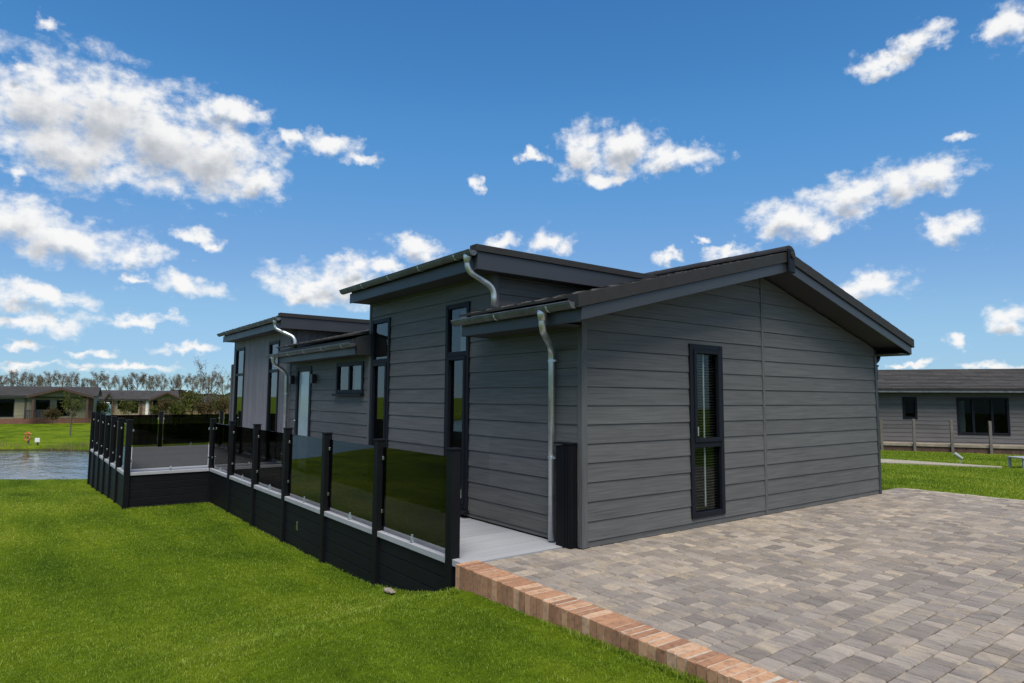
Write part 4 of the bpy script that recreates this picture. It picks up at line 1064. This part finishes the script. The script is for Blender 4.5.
def copy_tree(src, loc, rz, sc, label=None):
    c = src.copy(); COL.objects.link(c); c.location = tuple(loc); c.rotation_euler = (0, 0, rz); c.scale = (sc, sc, sc)
    if label: c['label'] = label
    for ch in src.children:
        d = ch.copy(); COL.objects.link(d); d.parent = c
    return c
LBL = 'bare tan budding tree in the long row on the horizon behind the lodges'
protos = []
TD = 240.0
hz_u = lambda u: 394.2 + (u - 4) * .0064
def row_loc(u, D):
    q = far_at(u, 400, D); return np.array([q[0], q[1], float(terrain(q[0], q[1]))])
us = []
u = -190.0
rr_ = random.Random(21)
while u < 262:
    if not (99 < u < 101.5): us.append(u)
    u += rr_.uniform(7.0, 12.0)
for i, u in enumerate(us):
    D = TD + rr_.uniform(-8, 8); loc = row_loc(u, D); sc = rr_.uniform(.86, 1.1)
    if i < 5: protos.append(tree('row_tree', LBL, 'tree', loc, 10.6, 100 + i, 'leaf_tan', 'bark_pale', nl=19, spread=.40, per=24, rad=.30, size=.46, group='trees in the row on the horizon', trunk_r=.26, lift=.34, wid=.09))
    else: copy_tree(protos[i % 5], loc, rr_.uniform(0, 6.28), sc)
# nearer bare tree and shrubs behind the deck
tree('bare_tree', 'tall thin bare tree rising above the far lodges beside the lodge corner', 'tree', far_at(207, 415, 70) * [1, 1, 0] + [0, 0, -1.05], 6.4, 5, 'leaf_tan', 'bark', nl=26, spread=.42, per=6, rad=.12, size=.10, forks=3, trunk_r=.10, lift=.2)
tree('willow_shrub', 'round yellow green budding shrub beside the bare tree', 'shrub', far_at(192, 415, 72) * [1, 1, 0] + [0, 0, -1.05], 2.5, 6, 'leaf_olive', 'bark', nl=26, spread=.62, per=20, rad=.22, size=.17, forks=2, lift=.1)
tree('willow_shrub', 'wide dull green shrub in front of the tan lodge', 'shrub', far_at(220, 415, 74) * [1, 1, 0] + [0, 0, -1.05], 2.0, 7, 'leaf_olive', 'bark', nl=22, spread=.8, per=20, rad=.25, size=.17, forks=2, lift=.1)
tree('garden_shrub', 'yellowish shrub growing against the cream gable porch', 'shrub', far_at(72, 417, 56) * [1, 1, 0] + [0, 0, -1.0], 2.2, 8, 'leaf_olive', 'bark', nl=16, spread=.6, per=20, rad=.16, size=.12, lift=.1)
tree('garden_shrub', 'low dark shrub under the glass doors of the cream lodge', 'shrub', far_at(53, 418, 56) * [1, 1, 0] + [0, 0, -1.0], 1.1, 9, 'leaf_hedge', 'bark', nl=16, spread=.8, per=26, rad=.12, size=.1, lift=.1)
tree('garden_shrub', 'bright green low shrub in front of the buff lodge', 'shrub', far_at(128, 416, 74) * [1, 1, 0] + [0, 0, -1.05], 1.4, 10, 'leaf_olive', 'bark', nl=18, spread=.9, per=26, rad=.2, size=.14, lift=.1)
tree('garden_shrub', 'small green shrub by the porch posts of the buff lodge', 'shrub', far_at(156, 416, 74) * [1, 1, 0] + [0, 0, -1.05], 1.1, 12, 'leaf_olive', 'bark', nl=16, spread=.9, per=22, rad=.16, size=.12, lift=.1)
for (u_, D_, h_, lm, lb) in ((166, 70, 1.5, 'leaf_hedge', 'brown twiggy shrub left of the round willow shrub'), (179, 66, 1.2, 'leaf_olive', 'low olive shrub just behind the middle of the far railing'),
                         (205, 67, 1.3, 'leaf_hedge', 'brown low shrub around the foot of the bare tree'), (228, 68, 1.6, 'leaf_hedge', 'brown shrub tucked beside the lodge corner beyond the far railing'), (100, 66, 1.3, 'leaf_olive', 'small olive shrub at the left end of the buff lodge')):
    tree('garden_shrub', lb, 'shrub', far_at(u_, 415, D_) * [1, 1, 0] + [0, 0, -1.04], h_, int(u_), lm, 'bark', nl=18, spread=.95, per=26, rad=.2, size=.14, lift=.08)
q = far_at(70, 438, 41); q[2] = float(terrain(q[0], q[1]))
tree('sapling', 'thin young sapling standing alone on the far bank of the pond', 'sapling', q, 2.1, 13, 'leaf_tan', 'bark', nl=7, spread=.25, per=3, rad=.06, size=.06, forks=1, trunk_r=.045, lift=.55)
# brown hedge far behind the lodges
V = []; Fc = []; T = []; r_ = random.Random(4)
for i in range(30000):
    u = r_.uniform(-200, 270); D = 150 + r_.gauss(0, 2.5); s = (u - 512) / F_PX * D
    hgt = 2.0 + .5 * math.sin(s * .3) + .35 * math.sin(s * .9 + 1) + (1.0 if u > 170 else 0)
    c = ds(D, s, -1.0 + hgt * math.sqrt(r_.random())); d = np.array([r_.gauss(0, 1), r_.gauss(0, 1), r_.gauss(0, 1)]); d /= np.linalg.norm(d); e = np.cross(d, [.3, .5, .8]); e /= np.linalg.norm(e); sz = r_.uniform(.15, .4); k = len(V)
    V += [c - d * sz, c + e * sz * .7, c + d * sz, c - e * sz * .7]; Fc.append((k, k + 1, k + 2, k + 3)); T.append(r_.random())
h_ = mesh_obj('hedgerow', V, Fc, 'leaf_hedge', tone=T); tag(h_, 'long brown hedgerow running behind the lodges across the pond', 'hedge', kind='stuff')
# reeds on the pond margin
V = []; Fc = []; T = []
for i in range(1500):
    s = r_.uniform(-46, -8); D0 = 32.4 - (.18 * (s + 20) if s > -20 else 0) + r_.gauss(.15, .22)
    if math.sin(s * 1.7) + math.sin(s * .6 + 2) + r_.random() < .3: continue
    c = ds(D0, s); z = float(terrain(c[0], c[1])) - .05; hh = r_.uniform(.12, .42); lx = r_.uniform(-.1, .1); k = len(V)
    c0 = np.array([c[0], c[1], z]); w_ = np.array([RH[0], RH[1], 0]) * .012
    V += [c0 - w_, c0 + w_, c0 + np.array([RH[0] * lx, RH[1] * lx, hh])]; Fc.append((k, k + 1, k + 2)); T.append(r_.random())
tag(mesh_obj('reeds', V, Fc, 'reed', tone=T), 'dry reeds growing along the far margin of the pond', 'reeds', kind='stuff')
# life ring on its stand, and small white notice
q = far_at(27.5, 447, 33.6); q[2] = float(terrain(q[0], q[1])); pz = Plane((q[0], q[1], 0), lsd, ln_)
lr = empty('life_ring', q, 'orange life ring on a post at the far pond edge', 'life ring')
mb = MB(); pz.box(mb, -.035, .035, q[2] - .1, q[2] + .56, -.07, 0); mb.build('post', 'timber', lr)
mb = MB(); ring = [pz(.13 * math.cos(a_), q[2] + .36 + .13 * math.sin(a_), .06) for a_ in [2 * math.pi * i / 20 for i in range(21)]]; mb.tube(ring, .035, 10, cap=False); mb.build('ring', 'orange', lr, smooth=True)
mb = MB(); A = [pz(-.2, q[2] + .56, .0), pz(.2, q[2] + .56, .0), pz(0, q[2] + .68, .0)]; mb.prism(A, [p + ln_ * .12 for p in A]); mb.build('canopy', 'orange', lr)
q = far_at(37, 449, 33.4); q[2] = float(terrain(q[0], q[1])); pz = Plane((q[0], q[1], 0), lsd, ln_)
sg_ = empty('notice_sign', q, 'small blank white notice on a short dark stake by the pond', 'sign')
mb = MB(); pz.box(mb, -.03, .03, q[2] - .1, q[2] + .2, -.05, 0); mb.build('stake', 'soffit', sg_)
mb = MB(); pz.box(mb, -.12, .12, q[2] + .17, q[2] + .38, .001, .03); mb.build('board', 'white', sg_)

# ------------------------------------------------------------------ light and sky
EXPO = 0.9
sd_ = np.array([-.28, -.48, 1.0]); sd_ /= np.linalg.norm(sd_)
elev = math.asin(sd_[2]); azim = math.atan2(sd_[0], sd_[1])
sun = bpy.data.lights.new('sun', 'SUN'); sun.energy = 2.6; sun.angle = math.radians(36); sun.color = (1, .93, .82)
so = bpy.data.objects.new('sun', sun); COL.objects.link(so); so.rotation_euler = Vector(sd_).to_track_quat('Z', 'Y').to_euler()

wd = bpy.data.worlds.new('World'); SC.world = wd; wd.use_nodes = True; nt = wd.node_tree
bg = nt.nodes['Background']; bg.inputs['Strength'].default_value = .15
sky = N(nt, 'ShaderNodeTexSky', sky_type='NISHITA', sun_disc=False); sky.sun_elevation = elev; sky.sun_rotation = azim
sky.altitude = 0; sky.air_density = 1.0; sky.dust_density = 0.0; sky.ozone_density = 5.0
CL = [(30,100,70,50),(110,112,78,44),(160,138,85,48),(215,155,58,36),(70,150,70,35),(250,178,32,18),(232,112,30,14),(10,55,26,10),(45,28,14,8),
 (20,220,40,24),(70,240,60,22),(130,254,42,11),(330,140,28,13),(362,154,20,8),(288,138,12,10),(190,232,28,8),(215,242,18,6),(180,287,40,12),(132,278,10,6),
 (35,298,55,11),(30,320,60,10),(145,322,30,6),(190,347,30,6),(88,350,24,5),(15,343,24,5),(8,176,16,8),(20,366,40,5),(120,366,60,4),
 (330,288,52,20),(352,270,28,14),(300,294,24,12),(390,272,25,9),(420,247,26,12),(505,240,20,8),(552,238,18,14),
 (580,152,24,24),(628,150,36,20),(672,158,40,14),(605,174,25,9),(528,158,14,6),(483,186,8,7),
 (790,218,40,18),(850,195,40,24),(900,180,48,22),(932,176,30,16),(820,226,20,10),(885,62,30,11),(925,38,22,14),(1012,22,24,26),(957,229,27,12),
 (870,288,40,14),(1010,316,27,12),(955,341,15,6),(662,257,18,6),(725,252,32,7),(955,140,18,7),(990,366,40,5),(905,366,20,4),(700,240,12,4)]
def azel(u, v):
    d = ray(u, v); d = d / np.linalg.norm(d); return math.atan2(d[0], d[1]), math.asin(d[2])
grp = bpy.data.node_groups.new('cloud_field', 'ShaderNodeTree')
grp.interface.new_socket('P', in_out='INPUT', socket_type='NodeSocketVector')
grp.interface.new_socket('Density', in_out='OUTPUT', socket_type='NodeSocketFloat'); grp.interface.new_socket('Body', in_out='OUTPUT', socket_type='NodeSocketFloat')
gi = grp.nodes.new('NodeGroupInput'); go = grp.nodes.new('NodeGroupOutput')
Pin = gi.outputs[0]
def warped(P, sc, det, amp):
    w = noise(grp, sc, det, .55, Pin)
    a = N(grp, 'ShaderNodeVectorMath', operation='SUBTRACT'); L(grp, w.outputs['Color'], a.inputs[0]); a.inputs[1].default_value = (.5, .5, .5)
    m = N(grp, 'ShaderNodeVectorMath', operation='MULTIPLY_ADD'); L(grp, a.outputs[0], m.inputs[0]); m.inputs[1].default_value = amp; L(grp, P, m.inputs[2])
    return m.outputs[0]
PW = warped(warped(Pin, 8.0, 2, (.07, .05, 0)), 30.0, 5, (.075, .050, 0))
acc = None
BL = []
for (u, v, ru, rv) in CL:
    a, e = azel(u, v); a2, _ = azel(u + ru, v); _, e2 = azel(u, v - rv)
    BL.append((a, e, max(.006, abs(a2 - a)) * 1.2, max(.004, abs(e2 - e)) * 1.2, .10 if rv < 9 else 0))
# clouds added out of view to whiten the ambient light, overhead and behind the viewpoint
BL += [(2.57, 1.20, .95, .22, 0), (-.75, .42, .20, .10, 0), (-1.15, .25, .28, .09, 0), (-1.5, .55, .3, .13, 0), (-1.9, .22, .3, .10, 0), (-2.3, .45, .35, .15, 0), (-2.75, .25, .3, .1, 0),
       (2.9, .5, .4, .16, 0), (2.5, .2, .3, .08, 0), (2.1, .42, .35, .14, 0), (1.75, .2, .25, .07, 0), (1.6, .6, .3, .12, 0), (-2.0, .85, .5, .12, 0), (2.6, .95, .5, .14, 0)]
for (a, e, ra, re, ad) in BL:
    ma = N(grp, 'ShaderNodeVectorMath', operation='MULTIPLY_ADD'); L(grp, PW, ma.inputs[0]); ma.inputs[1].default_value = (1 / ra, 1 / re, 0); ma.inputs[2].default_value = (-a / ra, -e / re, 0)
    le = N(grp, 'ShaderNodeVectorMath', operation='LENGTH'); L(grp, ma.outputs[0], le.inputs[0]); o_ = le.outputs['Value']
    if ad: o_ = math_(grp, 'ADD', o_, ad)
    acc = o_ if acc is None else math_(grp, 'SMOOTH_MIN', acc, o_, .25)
nz = noise(grp, 32.0, 8, .59, mapping(grp, Pin, (1, 1.4, 1))); nz2 = noise(grp, 8.0, 3, .5, Pin)
core = math_(grp, 'SUBTRACT', 1.0, acc)
bd = math_(grp, 'ADD', core, math_(grp, 'MULTIPLY', math_(grp, 'SUBTRACT', nz2.outputs[0], .5), .5))
dn_ = math_(grp, 'ADD', bd, math_(grp, 'MULTIPLY', math_(grp, 'SUBTRACT', nz.outputs[0], .525), 2.1))
L(grp, dn_, go.inputs[0])
L(grp, math_(grp, 'ADD', bd, math_(grp, 'MULTIPLY', math_(grp, 'SUBTRACT', nz.outputs[0], .5), .55)), go.inputs[1])
tc = N(nt, 'ShaderNodeTexCoord'); sx = N(nt, 'ShaderNodeSeparateXYZ'); L(nt, tc.outputs['Generated'], sx.inputs[0])
az_ = math_(nt, 'ARCTAN2', sx.outputs[0], sx.outputs[1]); el_ = math_(nt, 'ARCSINE', sx.outputs[2])
cb = N(nt, 'ShaderNodeCombineXYZ'); L(nt, az_, cb.inputs[0]); L(nt, el_, cb.inputs[1])
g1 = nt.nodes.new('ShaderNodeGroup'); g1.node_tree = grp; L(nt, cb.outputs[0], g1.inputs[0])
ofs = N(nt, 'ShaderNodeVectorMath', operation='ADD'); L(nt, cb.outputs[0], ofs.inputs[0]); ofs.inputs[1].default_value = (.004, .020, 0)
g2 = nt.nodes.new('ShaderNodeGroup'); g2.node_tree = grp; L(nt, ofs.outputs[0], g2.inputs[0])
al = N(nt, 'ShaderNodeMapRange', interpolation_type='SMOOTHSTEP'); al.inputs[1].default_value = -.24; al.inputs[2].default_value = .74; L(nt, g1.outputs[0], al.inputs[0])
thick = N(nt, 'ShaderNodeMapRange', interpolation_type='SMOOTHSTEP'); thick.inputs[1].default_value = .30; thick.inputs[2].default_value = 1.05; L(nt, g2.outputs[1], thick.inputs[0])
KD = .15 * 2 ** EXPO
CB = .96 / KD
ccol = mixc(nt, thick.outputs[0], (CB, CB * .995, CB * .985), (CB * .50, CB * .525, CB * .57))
# the clear sky, graded to the deep polarised blue of the day
sk = mixc(nt, 1.0, sky.outputs[0], (.125, .125, .125), 'MULTIPLY')
rc = N(nt, 'ShaderNodeRGBCurve'); L(nt, sk, rc.inputs[1])
for ch, pts in enumerate((((.07, .030), (.106, .052), (.144, .086), (.26, .187), (.406, .28), (.775, .376), (1, .42)),
                          ((.14, .138), (.20, .203), (.27, .29), (.456, .402), (.66, .53), (.94, .61), (1, .64)),
                          ((.2, .30), (.30, .41), (.40, .505), (.50, .625), (.7375, .73), (.894, .80), (1, .86)))):
    cu = rc.mapping.curves[ch]; cu.points[0].location = (0, 0); cu.points[1].location = pts[-1]
    for q in pts[:-1]: cu.points.new(*q)
rc.mapping.update()
skc = mixc(nt, 1.0, rc.outputs[0], (1 / KD, 1 / KD, 1 / KD), 'MULTIPLY')
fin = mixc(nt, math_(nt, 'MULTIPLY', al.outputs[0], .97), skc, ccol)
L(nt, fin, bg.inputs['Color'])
wd.cycles.sampling_method = 'MANUAL'; wd.cycles.sample_map_resolution = 512

# ------------------------------------------------------------------ render
SC.view_settings.view_transform = 'Standard'; SC.view_settings.look = 'None'; SC.view_settings.gamma = 1; SC.view_settings.use_curve_mapping = False
SC.view_settings.exposure = EXPO
SC.render.engine = 'CYCLES'
SC.cycles.use_denoising = True
SC.cycles.max_bounces = 6; SC.cycles.transparent_max_bounces = 24; SC.cycles.glossy_bounces = 4; SC.cycles.diffuse_bounces = 3
